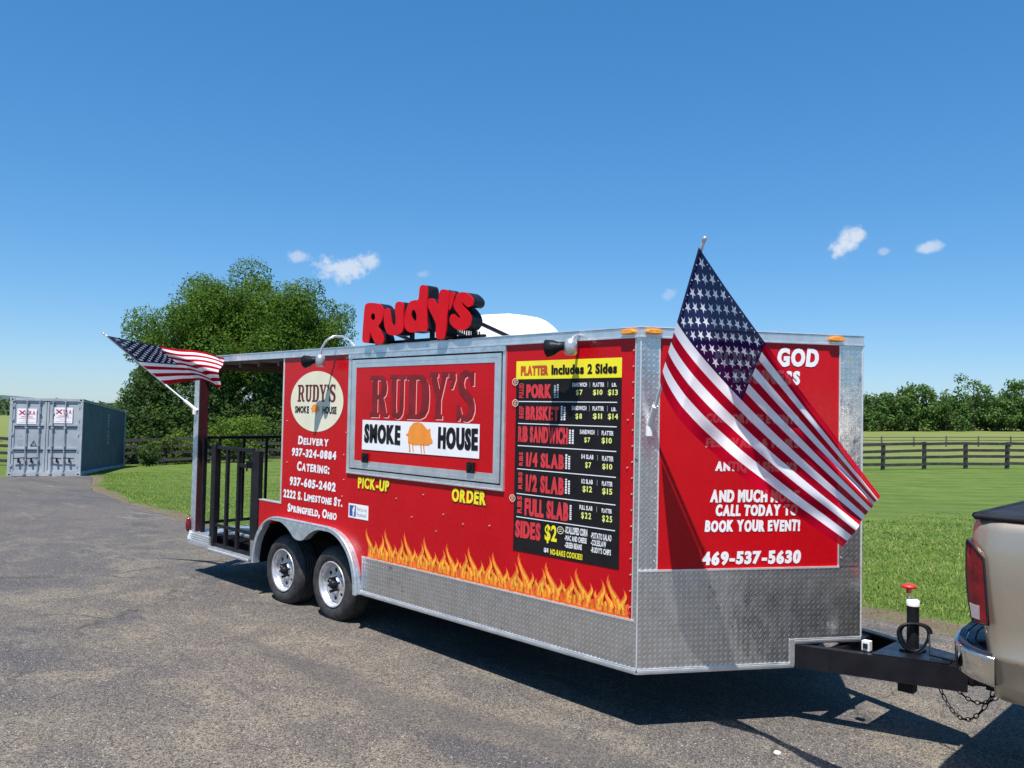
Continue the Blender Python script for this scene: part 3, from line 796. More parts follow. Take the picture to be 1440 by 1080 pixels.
    for u, v in ((-2.45, 1.20), (-2.24, 1.07), (-1.85, 1.13), (-2.1, 1.26), (-1.62, 1.08), (-1.33, 1.10), (-3.22, 1.30), (-3.23, 1.52), (-3.24, 1.15), (-4.2, 1.4), (-1.93, .99), (-3.2, 1.72), (-.09, 1.6), (-.09, 1.9), (-4.22, 1.8)): rivet(SIDE, u, v)
    # roof with its rail
    mb = MB()
    loop = [(XE, -.012), (.004, -.012), (N_ + .012, W_), (.004, Y2 + .012), (XE, Y2 + .012)]
    def rail(z0, z1, pr, m='aluminium'):
        l = [(XE, -pr), (.0 + pr * .5, -pr), (N_ + pr, W_), (pr * .5, Y2 + pr), (XE, Y2 + pr)]
        mb.prism(l, m, lambda u, v: Vector((u, v, z0)), lambda u, v: Vector((u, v, z1)))
    rail(ZRB, ZT - .006, .012); rail(ZRB - .004, ZRB + .008, .018); rail(ZT - .006, ZT, .018)
    rail(ZT - .012, ZT - .0062, .010, 'gasket')
    mb.build('roof_rail', T, .002)
    mb = MB()
    ins = [(XE + .06, .06), (-.03, .06), (N_ - .09, W_), (-.03, Y2 - .06), (XE + .06, Y2 - .06)]
    mb.prism(ins, 'aluminium', lambda u, v: Vector((u, v, ZT)), lambda u, v: Vector((u, v, ZT + .012)))
    mb.build('roof', T)
    mb = MB(); mb.box((XE + .02, .01, ZRB - .030), (XL - .004, Y2 - .01, ZRB - .005), 'porch_ceiling')
    for i in range(5): mb.box((XE + .25 + i * .4, .012, ZRB - .075), (XE + .29 + i * .4, Y2 - .012, ZRB - .0302), 'porch_ceiling')
    mb.build('porch_ceiling', T)
    # underbody
    mb = MB(); mb.box((-4.6, .22, .30), (-.05, Y2 - .22, .66), 'underbody'); mb.box((XE + .05, .1, .36), (-4.6, Y2 - .1, .47), 'underbody')
    mb.box((-2.84, .032, ZS + .04), (-.06, .22, .6), 'underbody'); mb.box((-2.84, Y2 - .22, ZS + .04), (-.06, Y2 - .051, .6), 'underbody')
    mb.prism([(-.05, .08), (.50, W_ * .78), (.72, W_), (.50, Y2 - W_ * .78), (-.05, Y2 - .08)], 'underbody', lambda u, v: Vector((u, v, ZC + .01)), lambda u, v: Vector((u, v, .66)))
    for x in (-3.418, -4.278): mb.tube([(x, .12, .335), (x, Y2 - .12, .335)], .04, 'underbody')
    mb.build('underbody', T)
    return w, fw
SW, FW = trailer_shell()

def side_graphics():
    P = SIDE
    mb = MB()
    mb.fill([ring_pts(-3.713, 1.993, .452, .284, 64)], 'cream_vinyl', P(.002))
    w = 0.652 / 3.30
    xs = [-4.038]; u = -4.038; bx = []
    for ch, ww in zip("RUDY'S", (.128, .118, .115, .122, .030, .105)):
        bx.append((ch, u, 1.990 if ch != "'" else 2.09, u + ww, 2.150)); u += ww + .007
    k = (-3.386 + 4.038) / (u - .007 + 4.038)
    bx = [(c, -4.038 + (a + 4.038) * k, b, -4.038 + (d + 4.038) * k, e) for c, a, b, d, e in bx]
    slab_word(mb, bx, 'dark_red', P(.004))
    lettering(mb, 'SMOKE', (-4.078, 1.880, -3.828, 1.948), 'black_vinyl', P(.004), .045, .05)
    lettering(mb, 'HOUSE', (-3.597, 1.880, -3.365, 1.948), 'black_vinyl', P(.004), .045, .05)
    pig(mb, -3.79, 1.875, -3.648, 1.966, P(.004))
    mb.build('round_logo', SW)
    for s, b in (('Delivery', (-4.01, 1.578, -3.478, 1.662)), ('937-324-0884', (-4.115, 1.462, -3.350, 1.545)), ('Catering:', (-4.015, 1.326, -3.455, 1.420)),
                 ('937-605-2402', (-4.140, 1.177, -3.348, 1.267)), ('2222 S. Limestone St.', (-4.252, 1.050, -3.232, 1.135)), ('Springfield, Ohio', (-4.165, .912, -3.316, 1.008))):
        mb = MB(); lettering(mb, s, b, 'white_vinyl', P(.0025), .046, .11, comic=True, jit=.07, slant=.08, fat=.0022); mb.build('lettering', SW)
    mb = MB()
    lettering(mb, 'PICK-UP', (-3.000, 1.240, -2.549, 1.343), 'yellow_vinyl', P(.0045), .045, .12, jit=.06, slant=.05, fat=.002)
    lettering(mb, 'PICK-UP', (-3.004, 1.230, -2.539, 1.341), 'dark_red', P(.002), .075, .06, jit=.06, slant=.05)
    mb.build('pick_up_lettering', SW)
    mb = MB()
    lettering(mb, 'ORDER', (-1.755, 1.238, -1.374, 1.346), 'yellow_vinyl', P(.0045), .045, .12, jit=.06, slant=.05, fat=.002)
    lettering(mb, 'ORDER', (-1.759, 1.228, -1.364, 1.344), 'dark_red', P(.002), .075, .06, jit=.06, slant=.05)
    mb.build('order_lettering', SW)
    # small social-media plate
    mb = MB()
    rect(mb, -3.135, .975, -2.838, 1.100, 'white_vinyl', P(.0025)); rect(mb, -3.118, .992, -3.022, 1.085, 'logo_blue', P(.004))
    lettering(mb, 'f', (-3.072, .992, -3.034, 1.078), 'white_vinyl', P(.0055), .05)
    lettering(mb, 'Find us on', (-3.005, 1.045, -2.862, 1.078), 'grey_print', P(.004), .02)
    lettering(mb, 'Facebook', (-3.005, .998, -2.862, 1.032), 'grey_print', P(.004), .03)
    mb.build('social_media_plate', SW)
    mb = MB(); flames(mb, P); mb.build('flame_graphic', SW)
    # panel seams and smears on the skin
    # --- menu
    mb = MB(); mb.prism([(-1.086, .955), (-.146, .955), (-.146, 2.294), (-1.086, 2.294)], 'black_vinyl', P(.003), P(.0))
    mo = mb.build('menu_board', T)
    mb = MB(); rect(mb, -1.086, 2.168, -.144, 2.296, 'yellow_vinyl', P(.0045))
    lettering(mb, 'PLATTER', (-1.040, 2.195, -.775, 2.262), 'orange_print', P(.006), .04, .08, fat=.0035)
    lettering(mb, 'Includes', (-.747, 2.195, -.456, 2.262), 'black_vinyl', P(.006), .035, .10, fat=.003)
    lettering(mb, '2', (-.427, 2.195, -.385, 2.262), 'black_vinyl', P(.006), .04)
    lettering(mb, 'Sides', (-.360, 2.195, -.181, 2.262), 'black_vinyl', P(.006), .035, .10, fat=.003)
    mb.build('yellow_banner', mo)
    mb = MB(); Q = P(.005)
    def red(s, b, g=.10): lettering(mb, s, b, 'menu_red', Q, .045, g, fat=(b[2] - b[0]) / len(s) * .065)
    red('PORK', (-.983, 2.033, -.743, 2.132)); red('BRISKET', (-.984, 1.880, -.670, 1.978)); red('RIB SANDWICH', (-1.055, 1.723, -.588, 1.837))
    red('1/4 SLAB', (-.971, 1.553, -.617, 1.655)); red('1/2 SLAB', (-.971, 1.380, -.614, 1.500)); red('FULL SLAB', (-.977, 1.210, -.570, 1.335)); red('SIDES', (-1.065, 1.050, -.82, 1.172))
    for s, b in (('PULLED', (-1.053, 2.034, -1.008, 2.140)), ('BEEF', (-1.049, 1.889, -1.003, 1.977)), ('RIBS', (-1.042, 1.556, -1.002, 1.652)), ('RIBS', (-1.045, 1.392, -1.004, 1.512)), ('RIBS', (-1.052, 1.222, -1.004, 1.342))):
        lettering(mb, s, b, 'menu_red', Q, .05, .05, vertical=True)
    for s, b in (('$7', (-.522, 2.052, -.466, 2.092)), ('$10', (-.377, 2.052, -.297, 2.092)), ('$13', (-.253, 2.050, -.173, 2.092)), ('$8', (-.523, 1.893, -.467, 1.934)), ('$11', (-.374, 1.896, -.298, 1.937)), ('$14', (-.250, 1.896, -.168, 1.938)),
                 ('$7', (-.444, 1.741, -.394, 1.779)), ('$10', (-.298, 1.740, -.215, 1.782)), ('$7', (-.432, 1.574, -.382, 1.617)), ('$10', (-.290, 1.575, -.208, 1.615)), ('$12', (-.452, 1.415, -.371, 1.460)), ('$15', (-.287, 1.414, -.205, 1.458)), ('$22', (-.459, 1.240, -.375, 1.287)), ('$25', (-.283, 1.238, -.202, 1.285))):
        lettering(mb, s, b, 'price_yellow', Q, .022, .20, fat=.0006)
    lettering(mb, '$2', (-.781, 1.045, -.671, 1.172), 'yellow_vinyl', Q, .03, .05)
    for s, b in (('SANDWICH', (-.556, 2.111, -.430, 2.139)), ('PLATTER', (-.378, 2.110, -.284, 2.138)), ('LB.', (-.222, 2.110, -.183, 2.134)), ('SANDWICH', (-.558, 1.955, -.431, 1.984)), ('PLATTER', (-.378, 1.955, -.284, 1.983)), ('LB.', (-.222, 1.953, -.183, 1.978)), ('SANDWICH', (-.483, 1.798, -.359, 1.828)), ('PLATTER', (-.299, 1.797, -.203, 1.826)),
                 ('1/4 SLAB', (-.466, 1.636, -.364, 1.666)), ('PLATTER', (-.292, 1.632, -.200, 1.664)), ('1/2 SLAB', (-.462, 1.474, -.366, 1.504)), ('PLATTER', (-.290, 1.472, -.204, 1.502)), ('FULL SLAB', (-.475, 1.302, -.366, 1.332)), ('PLATTER', (-.288, 1.300, -.206, 1.328)),
                 ('-SCALLOPED CORN', (-.600, 1.130, -.405, 1.178)), ('-MAC AND CHEESE', (-.599, 1.084, -.409, 1.120)), ('-GREEN BEANS', (-.598, 1.036, -.449, 1.074)), ('-POTATO SALAD', (-.374, 1.124, -.206, 1.164)), ('-COLESLAW', (-.373, 1.080, -.248, 1.118)), ("-RUDY'S CHIPS", (-.372, 1.034, -.208, 1.072))):
        lettering(mb, s, b, 'white_vinyl', Q, .035, .06)
    lettering(mb, '$1', (-.787, .978, -.746, 1.012), 'white_vinyl', Q, .04); lettering(mb, 'NO-BAKE COOKIES!', (-.727, .972, -.443, 1.012), 'yellow_vinyl', Q, .04)
    for z in (2.010, 1.854, 1.697, 1.533, 1.358, 1.195): rect(mb, -1.058, z - .003, -.178, z + .003, 'white_vinyl', Q)
    for u, z in ((-.405, 2.124), (-.255, 2.124), (-.405, 1.969), (-.255, 1.969), (-.33, 1.812), (-.33, 1.650), (-.33, 1.488), (-.33, 1.316)): rect(mb, u - .0012, z - .018, u + .0012, z + .018, 'grey_print', Q)
    # small upright notes, too fine to read
    rr = random.Random(8)
    for u, z0, z1, k in ((-.720, 2.036, 2.135, 2), (-.655, 1.886, 1.984, 2), (-.578, 1.730, 1.826, 2), (-.606, 1.560, 1.660, 2), (-.604, 1.395, 1.495, 2), (-.560, 1.225, 1.330, 1)):
        for c in range(k):
            z = z0
            while z < z1 - .01:
                d = rr.uniform(.008, .016); rect(mb, u + c * .026, z, u + c * .026 + .016, min(z + d, z1), 'white_vinyl' if u > -.7 else 'grey_print', Q); z += d + .004
    mb.build('menu_lettering', mo)
    Q = P(.007)
    for u, z in ((-1.092, 2.150), (-1.088, 1.999), (-1.098, 1.322), (-.638, 1.146)):
        mb = MB(); mb.fill([ring_pts(u, z, .030, .026, 28), ring_pts(u, z, .0245, .021, 28)], 'cream_vinyl', Q)
        for d in (-.008, .006): mb.fill([[(u - .014, z + d - .003), (u + .014, z + d + .0), (u + .014, z + d + .005), (u - .014, z + d + .002)]], 'cream_vinyl', Q)
        mb.build('round_symbol', mo)
side_graphics()

def serving_window():
    P = SIDE
    def frame(mb, u0, v0, u1, v1, w, o, m, back=.0):
        for a, b, c, d in ((u0, v0, u1, v0 + w), (u0, v1 - w, u1, v1), (u0, v0 + w, u0 + w, v1 - w), (u1 - w, v0 + w, u1, v1 - w)):
            mb.prism([(a, b), (c, b), (c, d), (a, d)], m, P(o), P(back))
    mb = MB(); mb.prism([(-3.06, 1.47), (-1.30, 1.47), (-1.30, 2.31), (-3.06, 2.31)], 'red_paint', P(.010), P(.0))
    o = mb.build('serving_window', T, .002)
    mb = MB()
    frame(mb, -3.165, 1.372, -1.190, 2.404, .030, .010, 'aluminium'); frame(mb, -3.135, 1.402, -1.220, 2.374, .012, .004, 'gasket')
    frame(mb, -3.123, 1.414, -1.232, 2.362, .030, .014, 'aluminium'); frame(mb, -3.093, 1.444, -1.262, 2.332, .038, .0125, 'aluminium')
    frame(mb, -3.170, 1.362, -1.185, 2.410, .010, .016, 'aluminium')
    mb.prism([(-3.17, 2.375), (-1.185, 2.375), (-1.185, 2.412), (-3.17, 2.412)], 'galvanised', P(.019), P(.011))
    mb.build('window_frame', o, .0025)
    boxes = (('R', -2.839, 1.872, -2.577, 2.217), ('U', -2.563, 1.862, -2.353, 2.222), ('D', -2.339, 1.866, -2.051, 2.217), ('Y', -2.044, 1.872, -1.822, 2.235), ("'", -1.806, 2.108, -1.735, 2.233), ('S', -1.712, 1.865, -1.516, 2.236))
    mb = MB()
    sh = lambda k, dx, dz: [(c, a + dx, b + dz, d + dx, e + dz) for c, a, b, d, e in k]
    slab_word(mb, sh(boxes, .017, -.016), 'pink_vinyl', P(.0115)); slab_word(mb, sh(boxes, .010, -.008), 'red_paint', P(.0125))
    slab_word(mb, boxes, 'brick_red', P(.0142))
    mb.build('window_lettering', o)
    mb = MB(); rect(mb, -2.94, 1.582, -1.446, 1.838, 'white_vinyl', P(.0145))
    lettering(mb, 'SMOKE', (-2.909, 1.640, -2.398, 1.805), 'black_vinyl', P(.016), .05, .10, jit=.03, fat=.0055)
    lettering(mb, 'HOUSE', (-1.923, 1.636, -1.460, 1.808), 'black_vinyl', P(.016), .05, .10, jit=.03, fat=.0055)
    pig(mb, -2.312, 1.592, -1.985, 1.836, P(.016))
    mb.build('window_banner', o)
    for u in (-2.882, -1.53):
        mb = MB(); mb.box((u - .04, -.032, 1.470), (u + .04, -.0102, 1.553), 'black_steel'); mb.box((u - .012, -.044, 1.495), (u + .012, -.032, 1.535), 'black_steel'); mb.build('latch', o, .005)
serving_window()

def nose_graphics():
    P = FRONT; Q = P(.0025)
    kw = dict(bold=.05, gap=.11, comic=True, jit=.07, slant=.08, fat=.002)
    for s, b in (('FOOD', (.49, 2.262, .835, 2.362)), ('AND', (.40, 2.265, .47, 2.35)), ('GOD', (.930, 2.262, 1.228, 2.390)), ('BUSINESS', (.62, 2.145, 1.093, 2.240)), ('COUNTY FAIRS', (.44, 2.02, 1.1, 2.10)), ('PARTIES', (.58, 1.90, 1.0, 1.98)),
                 ('CORPORATE EVENTS', (.44, 1.890, 1.09, 1.955)), ('FESTIVALS & FAIRS', (.40, 1.655, 1.15, 1.735)), ('ANTIQUE SHOWS', (.505, 1.575, 1.080, 1.650)), ('AND MUCH MORE', (.473, 1.386, 1.097, 1.470)), ('CALL TODAY TO', (.513, 1.300, 1.085, 1.378)), ('BOOK YOUR EVENT!', (.440, 1.200, 1.104, 1.280)), ('469-537-5630', (.425, .992, 1.111, 1.082))):
        if s in ('AND', 'COUNTY FAIRS', 'PARTIES', 'FESTIVALS & FAIRS'): continue
        mb = MB(); lettering(mb, s, b, 'white_vinyl', Q, **kw); mb.build('lettering', FW)
    mb = MB(); lettering(mb, 'FESTIVALS & FAIRS', (.44, 1.735, 1.09, 1.800), 'white_vinyl', Q, **kw)
    mb.build('lettering', FW)
nose_graphics()

def fender_and_wheels():
    xc = (-3.418, -4.278); zc = .335
    for sy in (0, 1):
        y0 = 0. if sy == 0 else 2 * W_
        sg = -1 if sy == 0 else 1
        Pn = lambda o: (lambda u, v: Vector((u, y0 + sg * o, v)))
        # outer teardrop outline and the scalloped opening
        ro, ri = .585, .520
        def arch(r, zs, x0, x1, n=18, pw=2.35):
            L = []
            for i in range(n + 1):
                t = math.pi / 2 * i / n
                L.append((x0 - r * abs(math.cos(t)) ** (2 / pw), zs + r * abs(math.sin(t)) ** (2 / pw)))
            Rr = [(x1 - (a - x0), b) for a, b in L][::-1]
            return L, Rr
        x0, x1 = xc[1] + .10, xc[0] - .04
        Lo, Ro = arch(.545, .315, x0, x1)
        outer = [(Lo[0][0], .36)] + Lo[1:] + Ro[:-1] + [(Ro[-1][0], .335)]
        Li, Ri = arch(.512, .315, x0, x1)
        top = []
        inner = [(Li[0][0], .36)] + Li[1:12]
        mid = (xc[0] + xc[1]) / 2
        for i in range(1, 10):
            t = i / 10; a = math.pi * (.36 - .36 * .5 * t * 0)
        # scallop: two arches of radius .43 with a rounded cusp between them
        def top_z(x):
            z = []
            for c in xc:
                d = abs(x - c); z.append(zc + math.sqrt(max(.50 ** 2 - d * d, 0)) if d < .50 else 0)
            return max(z)
        ends = inner[-1][0]
        xs = np.linspace(ends, x1 + (x0 - ends), 41)
        scal = []
        for x in xs:
            e1 = .315 + .512
            z = min(e1, max(top_z(float(x)), .60))
            d = abs(x - mid)
            if d < .10: z = zc + math.sqrt(.50 ** 2 - (.43 - .10) ** 2) - .022 * (1 - (d / .10) ** 2)
            scal.append((float(x), z))
        openg = inner[:-1] + scal + Ri[7:-1] + [(Ri[-1][0], .335)]
        ring = outer + openg[::-1]
        mb = MB()
        mb.prism(ring, 'galvanised', Pn(.070), Pn(.0))
        # rolled lip round the outside
        mb.tube([Pn(.060)(u, v) for u, v in outer], .013, 'galvanised', 8)
        mb.build('fender', T)
        mb = MB()
        # dark wheel well behind
        mb.prism(outer, 'underbody', Pn(-.24), Pn(-.26)); 
        A = [Pn(.0)(u, v) for u, v in openg]; B = [Pn(-.24)(u, v) for u, v in openg]; n = len(A)
        mb.poly(A + B, [(i, i + 1, n + i + 1, n + i) for i in range(n - 1)], 'underbody')
        mb.build('wheel_well', T)
        for x in xc:
            yo = .035 if sy == 0 else 2 * W_ - .035       # outer sidewall
            M = Matrix.Translation((x, yo, zc)) @ Matrix.Rotation(R(90 if sy == 0 else -90), 4, 'X')   # local +z points outward
            mb = MB(); n = 24
            # wheel disc with round hand holes, dish and hub
            mb.lathe([(.062, -.020), (.070, -.034), (.088, -.040)], 'rim_silver', M, 40)
            holes = [ring_pts(.126 * math.cos(2 * math.pi * k / 8), .126 * math.sin(2 * math.pi * k / 8), .021, .021, 14) for k in range(8)]
            mb.fill([ring_pts(0, 0, .160, .160, 48)] + holes + [ring_pts(0, 0, .087, .087, 36)], 'rim_silver', lambda u, v: M @ Vector((u, v, -.040)))
            for hl in holes: mb.prism(hl, 'rim_silver', lambda u, v: M @ Vector((u, v, -.040)), lambda u, v: M @ Vector((u, v, -.052)), caps=(False, False))
            mb.fill([ring_pts(0, 0, .162, .162, 40)], 'dark_slot', lambda u, v: M @ Vector((u, v, -.085)))
            wl = mb.build('wheel', T)
            mb = MB(); mb.lathe([(.158, -.040), (.166, -.050), (.176, -.046), (.184, -.016), (.188, .004), (.199, .012), (.206, .012), (.208, .004), (.204, -.012)], 'rim_silver', M, 56); mb.build('rim', wl)
            mb = MB(); mb.lathe([(.0, .024), (.022, .024), (.034, .016), (.036, -.02), (.058, -.02)], 'black_steel', M, 28)
            for k in range(6):
                c = (.066 * math.cos(2 * math.pi * k / 6 + .3), .066 * math.sin(2 * math.pi * k / 6 + .3))
                mb.prism(ring_pts(c[0], c[1], .010, .010, 6), 'black_steel', lambda u, v: M @ Vector((u, v, .004)), lambda u, v: M @ Vector((u, v, -.038)))
            mb.build('hub', wl)
            mb = MB()
            prof = [(.204, -.006), (.212, .004), (.232, .014), (.262, .020), (.296, .014), (.318, -.002), (.332, -.022), (.340, -.036)]
            for gx in (.062, .092, .122, .152): prof += [(.343, -gx + .012), (.343, -gx + .004), (.334, -gx + .003), (.334, -gx - .003), (.343, -gx - .004)]
            prof += [(.340, -.176), (.318, -.206), (.26, -.222), (.206, -.200)]
            mb.lathe(prof, 'rubber', M, 64)
            mb.build('tyre', wl)
fender_and_wheels()

def roof_sign():
    D = dict(
R=[(-2.890,2.818),(-2.871,2.841),(-2.816,2.845),(-2.694,2.831),(-2.639,2.803),(-2.615,2.766),(-2.616,2.711),(-2.647,2.665),(-2.692,2.636),(-2.650,2.594),(-2.608,2.536),(-2.600,2.496),(-2.633,2.482),(-2.712,2.481),(-2.755,2.527),(-2.791,2.577),(-2.805,2.602),(-2.803,2.537),(-2.815,2.498),(-2.884,2.501),(-2.915,2.518),(-2.909,2.616),(-2.900,2.721)],
u=[(-2.611,2.758),(-2.596,2.781),(-2.553,2.781),(-2.530,2.760),(-2.511,2.696),(-2.496,2.640),(-2.469,2.619),(-2.445,2.633),(-2.441,2.691),(-2.459,2.771),(-2.452,2.813),(-2.408,2.825),(-2.357,2.813),(-2.341,2.785),(-2.338,2.708),(-2.335,2.631),(-2.336,2.585),(-2.372,2.556),(-2.447,2.544),(-2.525,2.552),(-2.564,2.574),(-2.592,2.622),(-2.608,2.686)],
d=[(-2.270,2.803),(-2.246,2.816),(-2.186,2.819),(-2.156,2.813),(-2.145,2.846),(-2.142,2.914),(-2.119,2.934),(-2.071,2.930),(-2.041,2.905),(-2.037,2.837),(-2.042,2.763),(-2.041,2.688),(-2.033,2.613),(-2.025,2.568),(-2.046,2.560),(-2.105,2.565),(-2.224,2.556),(-2.273,2.566),(-2.311,2.591),(-2.329,2.631),(-2.329,2.692),(-2.306,2.760)],
y=[(-2.032,2.762),(-2.034,2.807),(-2.009,2.818),(-1.974,2.816),(-1.944,2.793),(-1.912,2.746),(-1.898,2.782),(-1.895,2.847),(-1.879,2.872),(-1.840,2.876),(-1.795,2.864),(-1.780,2.838),(-1.775,2.786),(-1.781,2.714),(-1.793,2.657),(-1.796,2.585),(-1.806,2.527),(-1.815,2.491),(-1.894,2.484),(-1.923,2.504),(-1.925,2.563),(-1.921,2.607),(-1.957,2.660),(-2.005,2.716)],
a=[(-1.769,2.848),(-1.728,2.848),(-1.708,2.824),(-1.716,2.789),(-1.736,2.740),(-1.762,2.709),(-1.779,2.707),(-1.770,2.786)],
s=[(-1.702,2.788),(-1.690,2.823),(-1.642,2.837),(-1.578,2.828),(-1.524,2.795),(-1.497,2.764),(-1.501,2.730),(-1.542,2.711),(-1.574,2.721),(-1.607,2.748),(-1.628,2.761),(-1.617,2.731),(-1.573,2.700),(-1.535,2.662),(-1.513,2.618),(-1.532,2.570),(-1.579,2.544),(-1.643,2.544),(-1.708,2.565),(-1.759,2.604),(-1.765,2.648),(-1.734,2.679),(-1.701,2.665),(-1.667,2.642),(-1.635,2.640),(-1.646,2.655),(-1.680,2.686),(-1.713,2.717),(-1.725,2.746)])
    holes = dict(R=[(-2.791,2.750),(-2.744,2.751),(-2.729,2.718),(-2.741,2.691),(-2.796,2.690)], d=[(-2.231,2.739),(-2.201,2.744),(-2.176,2.712),(-2.168,2.674),(-2.179,2.644),(-2.210,2.650),(-2.241,2.686)])
    mb = MB(); mb.box((-2.88, .055, ZT + .004), (-1.50, .085, ZT + .034), 'black_steel')
    for x in (-2.78, -2.38, -2.12, -1.86, -1.62): mb.box((x - .015, .052, ZT + .03), (x + .015, .082, 2.66), 'black_steel')
    for x in (-2.70, -2.0, -1.56): mb.bar((x, .09, 2.60), (x + .05, .42, ZT + .015), .025, .025, 'black_steel')
    fr = mb.build('sign_frame', T)
    P = SIDE
    for i, (k, L) in enumerate(D.items()):
        lo = chaikin(L, 2); e = .0012 * (i % 2)
        loops = [lo] + ([chaikin(holes[k], 2)] if k in holes else [])
        mb = MB()
        mb.fill(loops, 'sign_red', P(.060 + e)); mb.fill(loops, 'sign_return', P(-.060))
        for l in loops:
            n = len(l); A = [P(.060 + e)(*p) for p in l]; B = [P(-.060)(*p) for p in l]; C = [P(.050)(*p) for p in l]
            mb.poly(A + C, [(j, (j + 1) % n, n + (j + 1) % n, n + j) for j in range(n)], 'sign_red')
            mb.poly(C + B, [(j, (j + 1) % n, n + (j + 1) % n, n + j) for j in range(n)], 'sign_return')
        mb.build('sign_letter', fr)
        # rounded trim cap
    return
roof_sign()

def roof_gear():
    # rounded rooftop air conditioner with slots
    mb = MB(); x0, x1, y0, y1, z0 = -2.95, -1.98, .98, 1.66, ZT + .012
    rings = []
    nt = 22
    for i in range(nt + 1):
        t = i / nt
        zt = .355 * (min(1, (t / .10)) ** .5 if t < .10 else 1 - .10 * abs((t - .3)) ** 1.0) * (1 if t < .62 else max(.02, 1 - ((t - .62) / .38) ** 2.2)) 
        x = x0 + (x1 - x0) * t
        ring = []
        for k in range(15):
            a = math.pi * k / 14
            yy = math.copysign(abs(math.cos(a)) ** .45, math.cos(a)) if abs(math.cos(a)) > 1e-6 else 0
            zz = abs(math.sin(a)) ** .45
            ring.append(Vector((x, (y0 + y1) / 2 - yy * (y1 - y0) / 2, z0 + zz * zt)))
        rings.append(ring)
    mb.loft(rings, 'white_plastic', True, False, False); mb.face(rings[0], 'white_plastic')
    ac = mb.build('air_conditioner', T)
    mb = MB()
    for r, (za, zb) in enumerate(((.035, .10), (.125, .21))):
        for i in range(11): mb.box((x0 + .08 + i * .032, y0 - .006, z0 + za), (x0 + .092 + i * .032, y0 + .02, z0 + zb - .004 * i * r), 'dark_slot')
    mb.build('vent_slots', ac)
    mb = MB(); mb.box((x0 + .02, y0 - .012, z0 - .004), (x1 - .03, y1 + .012, z0 + .022), 'grey_print'); mb.build('gasket_base', ac)
    # swan-neck lamps over the side
    def lamp(path, kx, ky, kz):
        mb = MB(); mb.tube(path, .011, 'lamp_silver', 10)
        o = mb.build('swan_neck_lamp', T)
        mb = MB(); mb.lathe([(0, .05), (.034, .045), (.044, .01), (.044, -.045), (.03, -.06), (0, -.062)], 'lamp_silver', Matrix.Translation((kx, ky, kz)), 20)
        mb.build('lamp_joint', o)
        mb = MB()
        d = Vector((-.45, -.25, -.6)).normalized()
        M = Matrix.Translation((kx - .02, ky - .01, kz - .01)) @ d.to_track_quat('Z', 'Y').to_matrix().to_4x4()
        M2 = Matrix.Translation((kx - .045, ky - .02, kz + .0)) @ Vector((-.9, -.3, -.12)).normalized().to_track_quat('Z', 'Y').to_matrix().to_4x4()
        mb.lathe([(.0, -.02), (.026, -.015), (.030, .03), (.050, .07), (.060, .12), (.055, .122), (.045, .08), (0, .075)], 'black_steel', M2, 24)
        mb.build('lamp_head', o)
    lamp([(-3.36, .20, ZT + .01), (-3.352, .12, 2.555), (-3.345, .03, 2.588), (-3.355, -.06, 2.582), (-3.40, -.11, 2.54), (-3.43, -.135, 2.47), (-3.44, -.14, 2.40)], -3.44, -.14, 2.365)
    lamp([(-.50, .0, 2.455), (-.49, -.05, 2.45), (-.485, -.09, 2.43), (-.48, -.11, 2.40)], -.48, -.115, 2.375)
    # amber clearance lamps on the rail
    def marker(P, u):
        mb = MB(); lp = chaikin([(u - .052, 2.438), (u + .052, 2.438), (u + .056, 2.452), (u + .045, 2.472), (u - .045, 2.472), (u - .056, 2.452)], 1)
        sm = [(u + (a - u) * .82, 2.455 + (b - 2.455) * .7) for a, b in lp]
        A = [P(.013)(*p) for p in lp]; B = [P(.032)(*p) for p in lp]; C = [P(.042)(*p) for p in sm]
        mb.loft([A, B, C], 'amber_lens', True); mb.build('marker_lamp', T)
    marker(SIDE, -.085); marker(FRONT, .075); marker(FRONT, 1.345)
roof_gear()

